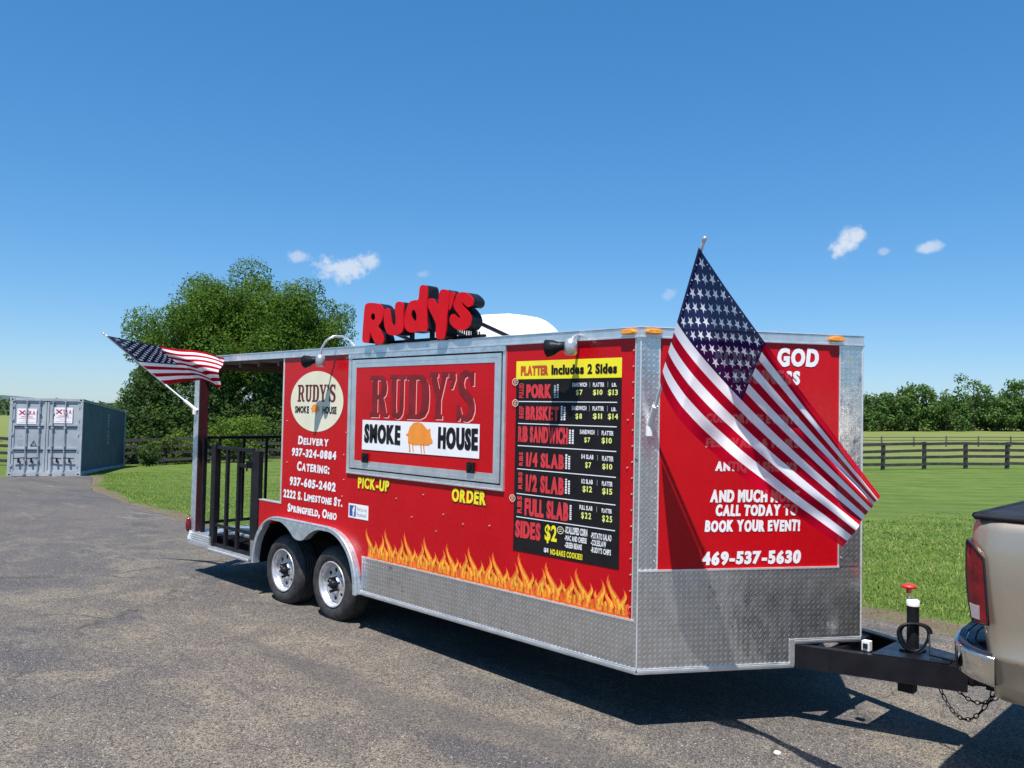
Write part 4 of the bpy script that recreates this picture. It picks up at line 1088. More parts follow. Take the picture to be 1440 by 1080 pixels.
def porch():
    Y2 = 2 * W_
    mb = MB(); mb.box((XE, .0, .455), (-5.86, Y2, .495), 'aluminium'); mb.box((-5.86, .32, .456), (XL, Y2 - .32, .4945), 'aluminium'); dk = mb.build('porch_deck', T, .004)
    mb = MB()
    mb.box((XE, -.012, ZS + .02), (-5.80, .02, .475), 'aluminium'); mb.box((XE, -.016, ZS + .02), (-5.80, -.008, ZS + .055), 'aluminium'); mb.box((-5.80, -.020, ZS), (-4.88, .02, ZS + .05), 'aluminium'); mb.box((-5.80, -.026, ZS + .012), (-4.88, -.018, ZS + .03), 'bright_trim')
    mb.box((XE - .02, -.012, ZS + .02), (XE, Y2, .475), 'aluminium')
    for i in range(4): mb.box((XE, -.0145, .37 + i * .025), (-5.82, -.0118, .378 + i * .025), 'bright_trim')
    mb.build('porch_skirt', T, .002)
    # step tread plate inside the gate
    mb = MB(); mb.box((-5.80, .03, .36), (-4.88, .30, .375), 'diamond_plate'); mb.build('step', T)
    # corner posts: steel channel, inner face in red paint darkened as porch shade
    for y in (.0, Y2 - .11):
        mb = MB(); mb.box((-6.30, y, .495), (-6.185, y + .11, ZRB - .03), 'galvanised'); mb.box((-6.185, y + .002, .495), (-6.165, y + .108, ZRB - .03), 'shaded_red'); mb.build('porch_post', T, .003)
    mb = MB(); mb.box((XL - .05, Y2 - .10, .495), (XL - .005, Y2 - .02, ZRB - .03), 'shaded_red'); mb.build('porch_post', T)
    # railings on the far side and the back
    b = .032
    mb = MB()
    for z in (1.56, 1.46, .58): mb.box((-6.17, Y2 - .08, z - b / 2), (XL - .05, Y2 - .08 + b, z + b / 2), 'black_steel')
    x = -6.05
    while x < XL - .1: mb.box((x - .014, Y2 - .08 + .002, .58), (x + .014, Y2 - .08 + b - .002, 1.46), 'black_steel'); x += .30
    mb.build('porch_railing', T)
    mb = MB()
    for z in (1.56, .58): mb.box((-6.26, .11, z - b / 2), (-6.26 + b, Y2 - .11, z + b / 2), 'black_steel')
    y = .30
    while y < Y2 - .15: mb.box((-6.258, y - .014, .58), (-6.232, y + .014, 1.56), 'black_steel'); y += .30
    mb.build('porch_railing', T)
    mb = MB(); mb.box((-6.115, .03, .495), (-6.075, .07, 1.58), 'black_steel'); mb.build('gate_post', T)
    # gate: two stout posts, frame, upright bars
    mb = MB()
    mb.box((-5.845, .010, .375), (-5.745, .060, 1.50), 'black_steel'); 
    mb.box((-4.935, .010, .41), (-4.775, .060, 1.475), 'black_steel')
    gx0, gx1 = -5.745, -4.935
    mb.box((gx0, .02, 1.455), (gx1, .05, 1.490), 'black_steel'); mb.box((gx0, .02, .375), (gx1, .05, .42), 'black_steel'); mb.box((gx0, .022, .60), (gx1, .048, .632), 'black_steel')
    for x in (-5.50, -5.24): mb.box((x - .022, .018, .42), (x + .022, .052, 1.455), 'black_steel')
    mb.box((-5.218, .022, 1.285), (gx1, .048, 1.325), 'black_steel')
    g = mb.build('porch_gate', T, .003)
    mb = MB(); mb.box((-5.00, -.006, 1.30), (-4.93, .02, 1.36), 'black_steel'); mb.tube([(-4.97, -.02, 1.36), (-4.97, -.02, 1.26)], .01, 'black_steel', 8); mb.build('latch', g)
    # oval red tail lamp at the rear corner
    mb = MB(); M = Matrix.Translation((-6.30, -.03, .565)) @ Matrix.Rotation(R(90), 4, 'X')
    pr = [(0, .022), (.030, .018), (.042, .006), (.044, -.02)]
    rings = [[M @ Vector((r * math.cos(2 * math.pi * k / 24) * .8, r * math.sin(2 * math.pi * k / 24) * 1.9, hh)) for k in range(24)] for r, hh in pr]
    mb.loft(rings, 'red_lens', True, False); mb.box((-6.32, -.022, .40), (-6.27, .0, .50), 'steel_white'); mb.build('tail_lamp', T)
porch()

def drawbar():
    zt, zb = .478, .335; yc = W_
    tip = Vector((1.52, yc, 0))
    mb = MB()
    for sg in (-1, 1):
        a = Vector((.46, yc + sg * .455, 0)); b = Vector((1.52, yc + sg * .10, 0))
        d = (b - a).normalized(); nn = Vector((-d.y, d.x, 0)) * -sg     # towards the centre
        # C-channel: web outside, flanges inward
        def P(t, o, z): q = a + (b - a) * t - nn * 0 + nn * o; return Vector((q.x, q.y, z))
        for o0, o1, z0, z1 in ((0, .010, zb, zt), (.010, .055, zt - .012, zt), (.010, .055, zb, zb + .012)):
            mb.poly([P(0, o0, z0), P(1, o0, z0), P(1, o1, z0), P(0, o1, z0), P(0, o0, z1), P(1, o0, z1), P(1, o1, z1), P(0, o1, z1)], [(0, 3, 2, 1), (4, 5, 6, 7), (0, 1, 5, 4), (1, 2, 6, 5), (2, 3, 7, 6), (3, 0, 4, 7)], 'tongue_black')
    mb.prism([(1.02, yc - .255), (1.42, yc - .12), (1.42, yc + .12), (1.02, yc + .255)], 'tongue_black', lambda u, v: Vector((u, v, zt + .002)), lambda u, v: Vector((u, v, zt + .010)))
    mb.box((.74, yc - .345, zb + .02), (.80, yc + .345, zt - .02), 'tongue_black')
    mb.box((.2, yc - .60, zb), (.46, yc + .60, zt - .01), 'underbody')
    o = mb.build('drawbar', T)
    mb = MB()
    mb.loft([[Vector((x, yc + a * w, z0 + b * hh)) for a, b in ((-1, 0), (-1, .6), (-.6, 1), (.6, 1), (1, .6), (1, 0))] for x, w, z0, hh in ((1.36, .075, .36, .135), (1.50, .070, .37, .135), (1.60, .060, .38, .120), (1.68, .055, .42, .075))], 'tongue_black')
    mb.build('coupler', T, .004)
    # jack with crank, cap, foot and a loop of cable
    M = Matrix.Translation((1.175, yc, 0))
    mb = MB(); mb.lathe([(.036, .33), (.036, .775)], 'black_steel', M, 24);  mb.box((1.115, yc - .06, .485), (1.235, yc + .06, .500), 'black_steel'); pass
    mb.box((1.12, yc - .10, .25), (1.21, yc - .02, .34), 'black_steel')
    j = mb.build('jack', T)
    mb = MB(); mb.lathe([(.039, .770), (.039, .800), (.032, .808), (0, .809)], 'steel_white', M, 24); mb.build('jack_cap', j)
    mb = MB(); mb.tube([(1.150, yc, .80), (1.150, yc, .86)], .008, 'lamp_silver', 8)
    mb.lathe([(.0, .905), (.020, .900), (.045, .892), (.045, .878), (.016, .872), (.014, .845), (.010, .845)], 'red_plastic', Matrix.Translation((1.150, yc, 0)), 20); mb.build('jack_handle', j)
    mb = MB()
    L = [(1.175 + .095 * math.cos(a) * .75 + .02, yc - .05 + .095 * math.cos(a) * .6, .595 + .085 * math.sin(a) + .012 * math.cos(2 * a)) for a in np.linspace(0, 2 * math.pi, 26)]
    L2 = [(p[0] + .01, p[1] + .02, p[2] * .97 + .02) for p in L[:20]]
    mb.tube(L, .009, 'black_steel', 8); mb.tube(L2, .008, 'black_steel', 8); mb.tube([L[0], (1.30, yc - .06, .50), (1.45, yc - .08, .50), (1.62, yc - .14, .47), (1.78, yc - .2, .56)], .007, 'black_steel', 8)
    mb.build('power_cable', T)
    mb = MB(); mb.box((.935, yc - .20, .478), (.985, yc - .155, .540), 'steel_white'); mb.box((.945, yc - .206, .494), (.975, yc - .198, .525), 'dark_slot'); mb.build('junction_box', T, .003)
    # safety chains: links one by one
    def chain(a, b, sag):
        mb = MB(); a, b = Vector(a), Vector(b); n = 15
        pts = [a.lerp(b, i / n) + Vector((0, 0, -sag * 4 * (i / n) * (1 - i / n))) for i in range(n + 1)]
        for i in range(n):
            p, q = pts[i], pts[i + 1]; d = (q - p); ln = d.length * .72; d.normalize(); sd = d.cross(Vector((0, 0, 1)) if abs(d.z) < .9 else Vector((1, 0, 0))).normalized()
            if i % 2: sd = d.cross(sd)
            c = (p + q) / 2
            mb.tube([c + d * ln * .8 * math.cos(t) + sd * .011 * math.sin(t) for t in np.linspace(0, 2 * math.pi, 13)], .0034, 'black_steel', 6, False)
        mb.build('safety_chain', T)
    chain((1.36, yc - .10, .34), (1.72, yc - .22, .50), .22); chain((1.40, yc + .02, .34), (1.74, yc + .14, .50), .17)
drawbar()

# ---------------------------------------------------------------- flags
def flag(name, label, base, top, tipT, tipB, folds, off, hoist=.735, group=None):
    B, Tp = Vector(base), Vector(top); t = thing(name, label, 'flag', base)
    d = (Tp - B).normalized()
    mb = MB(); mb.tube([B, Tp + d * .02], .0095, 'pole_white', 10); mb.lathe([(.0, .04), (.010, .036), (.014, .024), (.010, .010), (.009, 0)], 'lamp_silver', Matrix.Translation(Tp + d * .015) @ d.to_track_quat('Z', 'Y').to_matrix().to_4x4(), 16)
    mb.build('flag_pole', t)
    mb = MB(); mb.tube([B - d * .05, B + d * .13], .020, 'pole_white', 12); mb.tube([B - d * .02, B - d * .02 + Vector((0, 0, -.06))], .024, 'pole_white', 10)
    mb.build('pole_bracket', t)
    nu, nv = 120, 72
    u, v = np.meshgrid(np.linspace(0, 1, nu + 1), np.linspace(0, 1, nv + 1), indexing='ij')
    off = Vector(off); H0 = np.array(Tp - d * .01 + off); H1 = np.array(Tp.lerp(B, hoist) + off); Q0, Q1 = np.array(tipT), np.array(tipB)
    P = folds(u, v, H0, H1, Q0, Q1)
    V = P.reshape(-1, 3) - np.array(base)
    i = np.arange(nu)[:, None]; k = np.arange(nv)[None]; s = nv + 1
    F = np.stack([i * s + k, (i + 1) * s + k, (i + 1) * s + k + 1, i * s + k + 1], -1).reshape(-1, 4)
    me = fast_mesh('flag_cloth', V, F, ['flag_cloth'], True)
    uv = me.uv_layers.new(name='UVMap'); co = np.stack([u.reshape(-1), v.reshape(-1)], -1)
    uv.data.foreach_set('uv', co[F.ravel()].astype('f').ravel())
    link('flag_cloth', me, t)
    return t

def sstep(x, a, b):
    t = np.clip((x - a) / (b - a), 0, 1); return t * t * (3 - 2 * t)
def front_folds(u, v, H0, H1, Q0, Q1):
    # straight along the pole, gathered in pleats towards the fly
    hv = v[..., None]
    g = v ** (1 + .75 * u)
    hoist = H0 + (H1 - H0) * hv; fly = Q0 + (Q1 - Q0) * g[..., None]
    P = hoist * (1 - u[..., None]) + fly * u[..., None]
    n = np.array((.46, -.887, 0.))
    # shaded valley under the leading edge, belly swelling out below it
    vv = np.maximum(1.5 * u, .02)
    tent = np.where(v < vv, v / vv, 1.)
    tent = np.where(u > .62, tent * (1 - .6 * sstep(u, .62, 1.)), tent)
    dep = -.13 * np.minimum(u / .40, 1) * np.minimum(tent, 1) + .34 * np.maximum(v - vv, 0) * np.minimum(u / .16, 1)
    pl = .020 * u ** 1.3 * np.sin(v * 17 + 1.2 * u) * (1 - v * .5) + .012 * u * np.sin(v * 31 + u * 4) * (1 - v)
    sag = .03 * np.sin(np.pi * u) * (v - .5)
    P = P + n * (dep + pl)[..., None]
    sg = u ** .75 * (1 - u) ** 1.25 / .36
    P = P + n * ((.007 * np.sin(9 * v + 26 * u) + .005 * np.sin(21 * v - 15 * u + 1.) + .004 * np.sin(37 * u + 11 * v)) * sstep(u, .02, .2))[..., None]
    P[..., 2] -= sg * (.035 * (1 - v) + .15 * v ** 2.4)
    P[..., 0] -= sg * .03 * v
    roll = sstep(v, .05, .0) * u
    P = P + np.array((.0, .03, .012)) * roll[..., None]
    return P
flag('hand_flag', 'large stars and stripes flag leaning out from the front corner of the red trailer', (.045, .045, 1.88), (.62, -.30, 2.87), (1.515, -.15, 1.555), (1.345, -.14, 1.295), front_folds, (-.010, -.016, 0), group='flags on the trailer')

def rear_folds(u, v, H0, H1, Q0, Q1):
    hoist = H0 + (H1 - H0) * v[..., None]; fly = Q0 + (Q1 - Q0) * v[..., None]
    ub = u[..., None] ** .76; P = hoist * (1 - ub) + fly * ub
    n = np.array((.25, -.95, .15)); n /= np.linalg.norm(n)
    e = v - (.05 + .75 * (u - .25))
    w = .11 * np.exp(-(e * 4.2) ** 2) * sstep(u, .22, .55) * (1 - .5 * sstep(u, .8, 1.)) + .035 * np.sin(u * 13 - v * 6) * sstep(u, .35, .8) * (1 - sstep(u, .9, 1))
    P = P + n * w[..., None]
    P[..., 2] += .075 * np.sin(np.pi * u) * (v - .25) * 1.0 + .02 * np.sin(u * 11 - v * 5) * sstep(u, .3, .9)
    P[..., 1] = np.minimum(P[..., 1], np.where(P[..., 0] > -6.36, -.03, 9.))
    return P
flag('hand_flag', 'stars and stripes flag on the rear porch post, blown against the porch roof edge', (-6.24, -.035, 1.90), (-6.87, -.79, 2.70), (-5.42, -.085, 2.47), (-5.42, -.105, 2.13), rear_folds, (0, -.012, .01), hoist=.68, group='flags on the trailer')

# ---------------------------------------------------------------- pickup truck
def pickup():
    yc = W_; g = -.065
    t = thing('pickup_truck', 'champagne coloured pickup truck hitched to the trailer, seen only at its rear corner', 'pickup truck', (4.5, yc, g))
    def hw(z):
        return float(np.interp(z, [.58, .66, .775, .795, .81, .95, 1.15, 1.30, 1.40, 1.445, 1.465], [.935, .960, .985, .997, .988, .990, 1.002, 1.000, .985, .965, .93]))
    zs = [.58, .66, .775, .792, .808, .95, 1.15, 1.30, 1.40, 1.445, 1.465]
    def section(x, inset, zmax=2., drop=0.):
        Rr = [Vector((x, yc - (hw(z) - inset), min(z, zmax) - drop)) for z in zs]
        return Rr + [Vector((p.x, 2 * yc - p.y, p.z)) for p in Rr[::-1]]
    def rearx(z): return float(np.interp(z, [.58, .80, .95, 1.15, 1.35, 1.465], [1.86, 1.835, 1.815, 1.785, 1.765, 1.775]))
    mb = MB(); rings = []
    for s, ins in ((0, .16), (.006, .085), (.02, .05), (.05, .022), (.10, .006), (.16, 0)):
        sec = section(0, ins)
        for p in sec: p.x = rearx(p.z) + s
        rings.append(sec)
    for x in (2.4, 3.0, 3.7): rings.append(section(x, 0))
    mb.loft(rings, 'champagne_paint', True)
    # cab and bonnet
    cab = []
    for x, z1, i1 in ((3.74, 1.46, 0), (3.80, 1.97, .19), (4.6, 2.03, .20), (5.15, 1.98, .22), (5.85, 1.42, .05)):
        s = section(x, 0); top = [Vector((x, yc - .995 + i1, z1)), Vector((x, yc + .995 - i1, z1))]
        cab.append(s[:9] + top + s[-9:])
    mb.loft(cab, 'champagne_paint', True)
    hood = [section(x, i, zm) for x, i, zm in ((5.85, 0, 1.42), (6.6, .02, 1.36), (7.2, .06, 1.28), (7.35, .14, 1.2))]
    mb.loft(hood, 'champagne_paint', True)
    body = mb.build('body', t, merge=True)
    for sg in (-1, 1):
        for q in ([(3.98, 1.50), (4.02, 1.90), (4.62, 1.95), (4.62, 1.50)], [(4.70, 1.50), (4.70, 1.95), (5.08, 1.90), (5.62, 1.50)]):
            mb = MB(); mb.face([Vector((a, yc + sg * (float(np.interp(b, [1.46, 2.0], [1.0, .825]))), b)) for a, b in q], 'glass_dark'); mb.build('side_window', body)
    # bed cover
    mb = MB(); mb.prism([(1.83, yc - .95), (3.72, yc - .95), (3.72, yc + .95), (1.83, yc + .95)], 'cover_black', lambda u, v: Vector((u, v, 1.462)), lambda u, v: Vector((u, v, 1.482)))
    for y in (yc - .955, yc + .955): mb.tube([(1.80, y, 1.466), (3.72, y, 1.466)], .016, 'cover_black', 10)
    mb.tube([(1.80, yc - .95, 1.470), (1.80, yc + .95, 1.470)], .016, 'cover_black', 10)
    for i in range(3): mb.tube([(2.3 + i * .5, yc - .93, 1.497), (2.3 + i * .5, yc + .93, 1.497)], .016, 'cover_black', 8)
    mb.build('bed_cover', t)
    # corner lamps
    for sg in (-1, 1):
        mb = MB()
        lo = [(1.766, 1.345), (1.800, 1.325), (1.853, 1.268), (1.862, 1.15), (1.872, .948), (1.800, .950), (1.778, 1.05), (1.766, 1.20)]
        def Pk(o):
            def f(u, v):
                cx = max(0, 1.86 - u) / .1
                return Vector((u - .004 - (o * 0), yc + sg * (hw(v) + .006 - o - .045 * max(0, cx) ** 2.2), v))
            return f
        fine = [];
        for a, b in zip(lo, lo[1:] + lo[:1]):
            fine += [(a[0] + (b[0] - a[0]) * k / 4, a[1] + (b[1] - a[1]) * k / 4) for k in range(4)]
        A = [Pk(0)(*p) for p in fine]; ce = Pk(-.004)(1.822, 1.14); n = len(A)
        B = [Pk(.16)(*p) for p in fine]
        mb.poly(A + [ce], [(i, (i + 1) % n, n) for i in range(n)], 'red_lens', True)
        mb.poly(A + B, [(i, (i + 1) % n, n + (i + 1) % n, n + i) for i in range(n)], 'red_lens')
        mb.fill([fine], 'red_lens', Pk(.16))
        mb.tube([p + Vector((.004, 0, 0)) for p in A] + [A[0] + Vector((.004, 0, 0))], .006, 'gasket', 6, False)
        l = mb.build('tail_light', t)
        mb = MB(); q = [(1.800, .972), (1.838, .968), (1.838, 1.035), (1.788, 1.04)]
        mb.prism(q, 'clear_lens', Pk(-.007), Pk(.03)); mb.build('reverse_lens', l)
    # wrap-round chrome bumper with its dark step
    path = [(1.895, yc - .985, .640, .792), (1.84, yc - .995, .655, .800), (1.775, yc - .992, .668, .812), (1.725, yc - .96, .680, .822), (1.690, yc - .90, .685, .830), (1.660, yc - .75, .66, .840), (1.640, yc - .45, .62, .842), (1.635, yc, .62, .842)]
    path += [(x, 2 * yc - y, a, b) for x, y, a, b in path[-2::-1]]
    rings = []
    for i, (x, y, a, b) in enumerate(path):
        p0 = path[max(i - 1, 0)]; p1 = path[min(i + 1, len(path) - 1)]
        d = Vector((p1[0] - p0[0], p1[1] - p0[1], 0)).normalized(); inn = Vector((d.y, -d.x, 0))
        c = Vector((x, y, 0))
        Z = lambda o, z: c + inn * o + Vector((0, 0, z))
        rings.append([Z(.03, a), Z(.012, a + .010), Z(.004, (a * 2 + b) / 3), Z(0, b - .014), Z(0, b - .010), Z(.0015, b - .004), Z(.006, b), Z(.012, b), Z(.10, b - .002), Z(.10, a)])
    mb = MB(); mb.loft(rings, 'chrome', True); bp = mb.build('bumper', t)
    mb = MB()
    for k, (o0, o1) in enumerate(((.018, .05), (.058, .09), (.098, .15))):
        A = []
        for i, (x, y, a, b) in enumerate(path):
            p0 = path[max(i - 1, 0)]; p1 = path[min(i + 1, len(path) - 1)]
            d = Vector((p1[0] - p0[0], p1[1] - p0[1], 0)).normalized(); inn = Vector((d.y, -d.x, 0)); c = Vector((x, y, 0))
            A.append([c + inn * o0 + Vector((0, 0, b)), c + inn * o0 + Vector((0, 0, b + .012)), c + inn * o1 + Vector((0, 0, b + .012)), c + inn * o1 + Vector((0, 0, b))])
        mb.loft(A, 'step_pad')
    mb.build('step_pad', bp)
    # hitch under the bumper
    mb = MB(); mb.box((1.60, yc - .04, .36), (2.1, yc + .04, .44), 'black_steel'); mb.lathe([(.0, .47), (.02, .465), (.025, .445), (.018, .42), (.018, .36)], 'chrome', Matrix.Translation((1.62, yc, 0)), 16)
    mb.box((1.95, yc - .55, .42), (2.05, yc + .55, .52), 'black_steel'); mb.bar((1.80, yc - .80, .66), (1.86, yc - .62, .52), .04, .04, 'black_steel')
    mb.build('hitch', t)
    mb = MB(); mb.box((2.0, yc - .80, .42), (7.0, yc + .80, .60), 'underbody'); mb.build('chassis', t)
    for x in (3.02, 6.42):
        for sg in (-1, 1):
            M = Matrix.Translation((x, yc + sg * 1.015, g + .39)) @ Matrix.Rotation(R(90 * -sg), 4, 'X')
            mb = MB(); mb.lathe([(0, -.01), (.06, -.01), (.14, -.03), (.20, -.02), (.215, .0)], 'rim_silver', M, 40); w = mb.build('wheel', t)
            mb = MB(); mb.lathe([(.212, -.0), (.25, .012), (.32, .010), (.37, -.02), (.39, -.06), (.39, -.19), (.36, -.23), (.22, -.23)], 'rubber', M, 48); mb.build('tyre', w)
            mb = MB(); mb.prism(ring_pts(x, g + .40, .46, .46, 40), 'dark_slot', lambda u, v: Vector((u, yc + sg * 1.004, v)), lambda u, v: Vector((u, yc + sg * .9, v))); mb.build('wheel_arch', t)
pickup()

# ---------------------------------------------------------------- shipping container
def container():
    w, ln, ht = 2.44, 12.19, 2.90
    rot = Matrix.Rotation(R(62.6), 4, 'Z') @ Matrix.Rotation(R(-2.5), 4, 'X')
    M = Matrix.Translation((-30.56, 6.67, -.84)) @ rot @ Matrix.Translation((-w, 0, 0))
    t = thing('shipping_container', 'blue grey shipping container with double doors at the end of the asphalt', 'container', M=M)
    def B(mb): mb.local = True; return mb
    mb = B(MB())
    for x in (0, w - .10):
        for y in (0, ln - .10): mb.box((x, y, 0), (x + .10, y + .10, ht), 'container_paint')
        mb.box((x + .01, .1, 0), (x + .09, ln - .1, .16), 'container_paint'); mb.box((x + .02, .1, ht - .09), (x + .08, ln - .1, ht), 'container_paint')
    for y in (0.01, ln - .09): mb.box((.1, y, 0), (w - .1, y + .08, .14), 'container_paint'); mb.box((.1, y, ht - .11), (w - .1, y + .08, ht), 'container_paint')
    mb.build('frame', t, .006)
    for x in (-.006, w - .166):
        for z in (-.004, ht - .126):
            for y in (-.006, ln - .172): mb = B(MB()); mb.box((x, y, z), (x + .172, y + .178, z + .13), 'container_paint'); mb.box((x + .05, y - .002, z + .035), (x + .12, y + .01, z + .095), 'gasket'); mb.build('corner_casting', t, .008)
    # corrugated walls: trapezoid folds
    prof = []; y = .10
    while y < ln - .12:
        prof += [(y, .0), (y + .07, .0), (y + .14, .036), (y + .21, .036)]; y += .28
    prof.append((ln - .1, 0))
    for x0, sg in ((.045, 1), (w - .045, -1)):
        mb = B(MB()); A = [Vector((x0 + sg * d, q, .15)) for q, d in prof]; C = [Vector((p.x, p.y, ht - .08)) for p in A]; n = len(A)
        mb.poly(A + C, [(i, i + 1, n + i + 1, n + i) for i in range(n - 1)], 'container_shaded'); wl = mb.build('side_wall', t)
        if sg < 0:
            mb = B(MB()); P = lambda u, v: Vector((w - .040, u, v)); rr = random.Random(3)
            lettering(mb, 'XLRU 406112', (6.5, 1.15, 6.85, 2.55), 'grey_print', lambda u, v: Vector((w - .040, u, v)), .03, .1, vertical=True); mb.build('number_marking', wl)
    mb = B(MB()); mb.box((.02, .05, ht - .045), (w - .02, ln - .05, ht - .02), 'container_shaded'); mb.build('roof', t)
    mb = B(MB()); mb.box((.05, ln - .08, .12), (w - .05, ln - .05, ht - .1), 'container_shaded'); mb.build('end_wall', t)
    # doors
    for d in (0, 1):
        x0, x1 = (.105, w / 2 - .008) if d == 0 else (w / 2 + .008, w - .105)
        mb = B(MB()); z0, z1 = .15, ht - .12; fy = .03
        mb.box((x0, fy + .03, z0), (x1, fy + .05, z1), 'container_paint')
        for a, b in ((x0, x0 + .07), (x1 - .07, x1)): mb.box((a, fy, z0), (b, fy + .03, z1), 'container_paint')
        nb = 3; step = (z1 - z0) / nb
        for k in range(nb + 1):
            z = z0 + k * step; mb.box((x0 + .07, fy, max(z0, z - .045)), (x1 - .07, fy + .03, min(z1, z + .045)), 'container_paint')
        dr = mb.build('door', t, .006)
        mb = B(MB())
        for k in (1, 2): z = z0 + k * step; mb.box((x0 + .06, fy - .012, z - .072), (x1 - .06, fy + .002, z - .047), 'gasket')
        mb.box((x0 - .006, fy + .01, z0), (x0, fy + .03, z1), 'gasket'); mb.box((x1, fy + .01, z0), (x1 + .006, fy + .03, z1), 'gasket')
        mb.build('door_gasket', dr)
        for bx in ((x0 + .46, x0 + .88) if d == 0 else (x0 + .20, x0 + .62)):
            mb = B(MB()); mb.tube([(bx, -.012, .06), (bx, -.012, ht - .05)], .021, 'lock_steel', 10)
            for z in (.10, .62, 1.15, 1.80, 2.35, ht - .10): mb.box((bx - .05, -.022, z - .025), (bx + .05, .03, z + .025), 'lock_steel')
            mb.build('lock_bar', dr)
            mb = B(MB()); hz = .66; sg = -1 if (d == 0) else 1
            mb.bar((bx, -.04, hz + .02), (bx + sg * .36, -.045, hz - .01), .02, .035, 'black_steel'); mb.box((bx - .03 + sg * .2, -.05, hz - .16), (bx + .03 + sg * .2, .02, hz + .02), 'black_steel'); mb.build('door_handle', dr)
        for z in (.40, .95, 1.55, 2.10, 2.60):
            hx = x0 - .03 if d == 0 else x1 - .02
            mb = B(MB()); mb.box((hx - .02, -.004, z - .05), (hx + .07, .04, z + .05), 'lock_steel'); mb.build('hinge', dr)
        # company placard
        px0, pz0, px1, pz1 = (x0 + .14, 1.93, x0 + .78, 2.50) if d == 0 else (x0 + .24, 1.97, x0 + .86, 2.56)
        P = lambda o: (lambda u, v: Vector((u, fy - o, v)))
        mb = B(MB()); mb.prism([(px0, pz0), (px1, pz0), (px1, pz1), (px0, pz1)], 'sign_white', P(.012), P(.0))
        wd, hg = px1 - px0, pz1 - pz0; Q = P(.014)
        cx, cz, r = px0 + wd * .26, pz1 - hg * .27, .12
        for a in (.78, 2.36):
            ca, sa = math.cos(a), math.sin(a)
            l = [(cx + ca * s * r * 1.15 - sa * q * .028 * (1.6 - .9 * abs(s)), cz + sa * s * r + ca * q * .028 * (1.6 - .9 * abs(s))) for s, q in ((-1, -1), (0, -.6), (1, -1), (1, 1), (0, .6), (-1, 1))]
            mb.fill([l], 'sign_print', P(.014 + .002 * (a > 1)))
        lettering(mb, 'TRA', (px0 + wd * .46, pz1 - hg * .42, px1 - wd * .06, pz1 - hg * .14), 'sign_print', Q, .04)
        for k, (a, b, hh) in enumerate(((.22, .80, .05), (.12, .92, .025), (.3, .6, .04), (.1, .9, .03))):
            z = pz1 - hg * (.52 + .12 * k); rect(mb, px0 + wd * a, z - hh * .5, px0 + wd * b, z, 'sign_print' if k < 2 else 'grey_print', Q)
        mb.build('placard', dr)
        if d == 0:
            mb = B(MB()); Q = P(-.024)
            for k in range(8): rect(mb, x0 + .16, 1.35 - k * .04, x0 + .36, 1.375 - k * .04, 'grey_print', Q)
            mb.build('door_marking', dr); mb = B(MB())
            tri = [(x0 + .60, 1.10), (x0 + .84, 1.10), (x0 + .72, 1.33)]; ti = [(x0 + .645, 1.13), (x0 + .795, 1.13), (x0 + .72, 1.275)]
            mb.fill([tri, ti], 'gasket', Q); rect(mb, x0 + .71, 1.15, x0 + .73, 1.22, 'gasket', Q)
            mb.build('door_marking', dr)
container()

# ---------------------------------------------------------------- fences
def fence(name, label, a, b, n, ht, boards, bw, m, pw, seed, detail=True, wonky=1.):
    a, b = np.array(a, float), np.array(b, float); d = (b - a) / np.linalg.norm(b - a); nrm = np.array((-d[1], d[0]))
    t = thing(name, label, 'fence', (a[0], a[1], h(*a))); rr = random.Random(seed)
    pts = [a + (b - a) * i / n for i in range(n + 1)]; G = [h(*p) for p in pts]
    for p, g in zip(pts, G):
        mb = MB(); l = Vector((rr.uniform(-.03, .03), rr.uniform(-.03, .03), 0)) * wonky
        mb.bar(Vector((p[0], p[1], g - .2)), Vector((p[0], p[1], g + ht * rr.uniform(1.0, 1.05))) + l, pw, pw, m, (d[0], d[1], 0)); mb.build('post', t)
    def board(i, j, z):
        p, q = pts[i], pts[j]; s = nrm * -(pw / 2 + .018)
        mb = MB(); e = [rr.uniform(-.025, .025) * wonky for _ in range(3)]
        A = Vector((p[0] + s[0], p[1] + s[1], G[i] + z + e[0])); Bq = Vector((q[0] + s[0], q[1] + s[1], G[j] + z + e[1]))
        mid = (A + Bq) / 2 + Vector((0, 0, e[2] * .6))
        mb.bar(A - Vector((d[0], d[1], 0)) * .06, mid, .03, bw, m); mb.bar(mid, Bq + Vector((d[0], d[1], 0)) * .0, .03, bw, m); mb.build('board', t)
    for i in range(n):
        for z in boards: board(i, i + 1, z)
fence('paddock_fence', 'dark four board paddock fence beyond the lawn', (-44.2, 11.0), (-5.1, 51.4), 25, 1.42, (.28, .66, 1.0, 1.36), .15, 'fence_board', .16, 3)
fence('pasture_fence', 'thin weathered rail fence far across the pasture', (-64, 84), (-10, 138), 18, 1.35, (.45, .85, 1.25), .12, 'fence_grey', .14, 6)
fence('roadside_fence', 'dark board fence at far left behind the shipping container', (-70, -2), (-43.6, 8.2), 11, 1.42, (.28, .66, 1.0, 1.36), .15, 'fence_board', .16, 9)

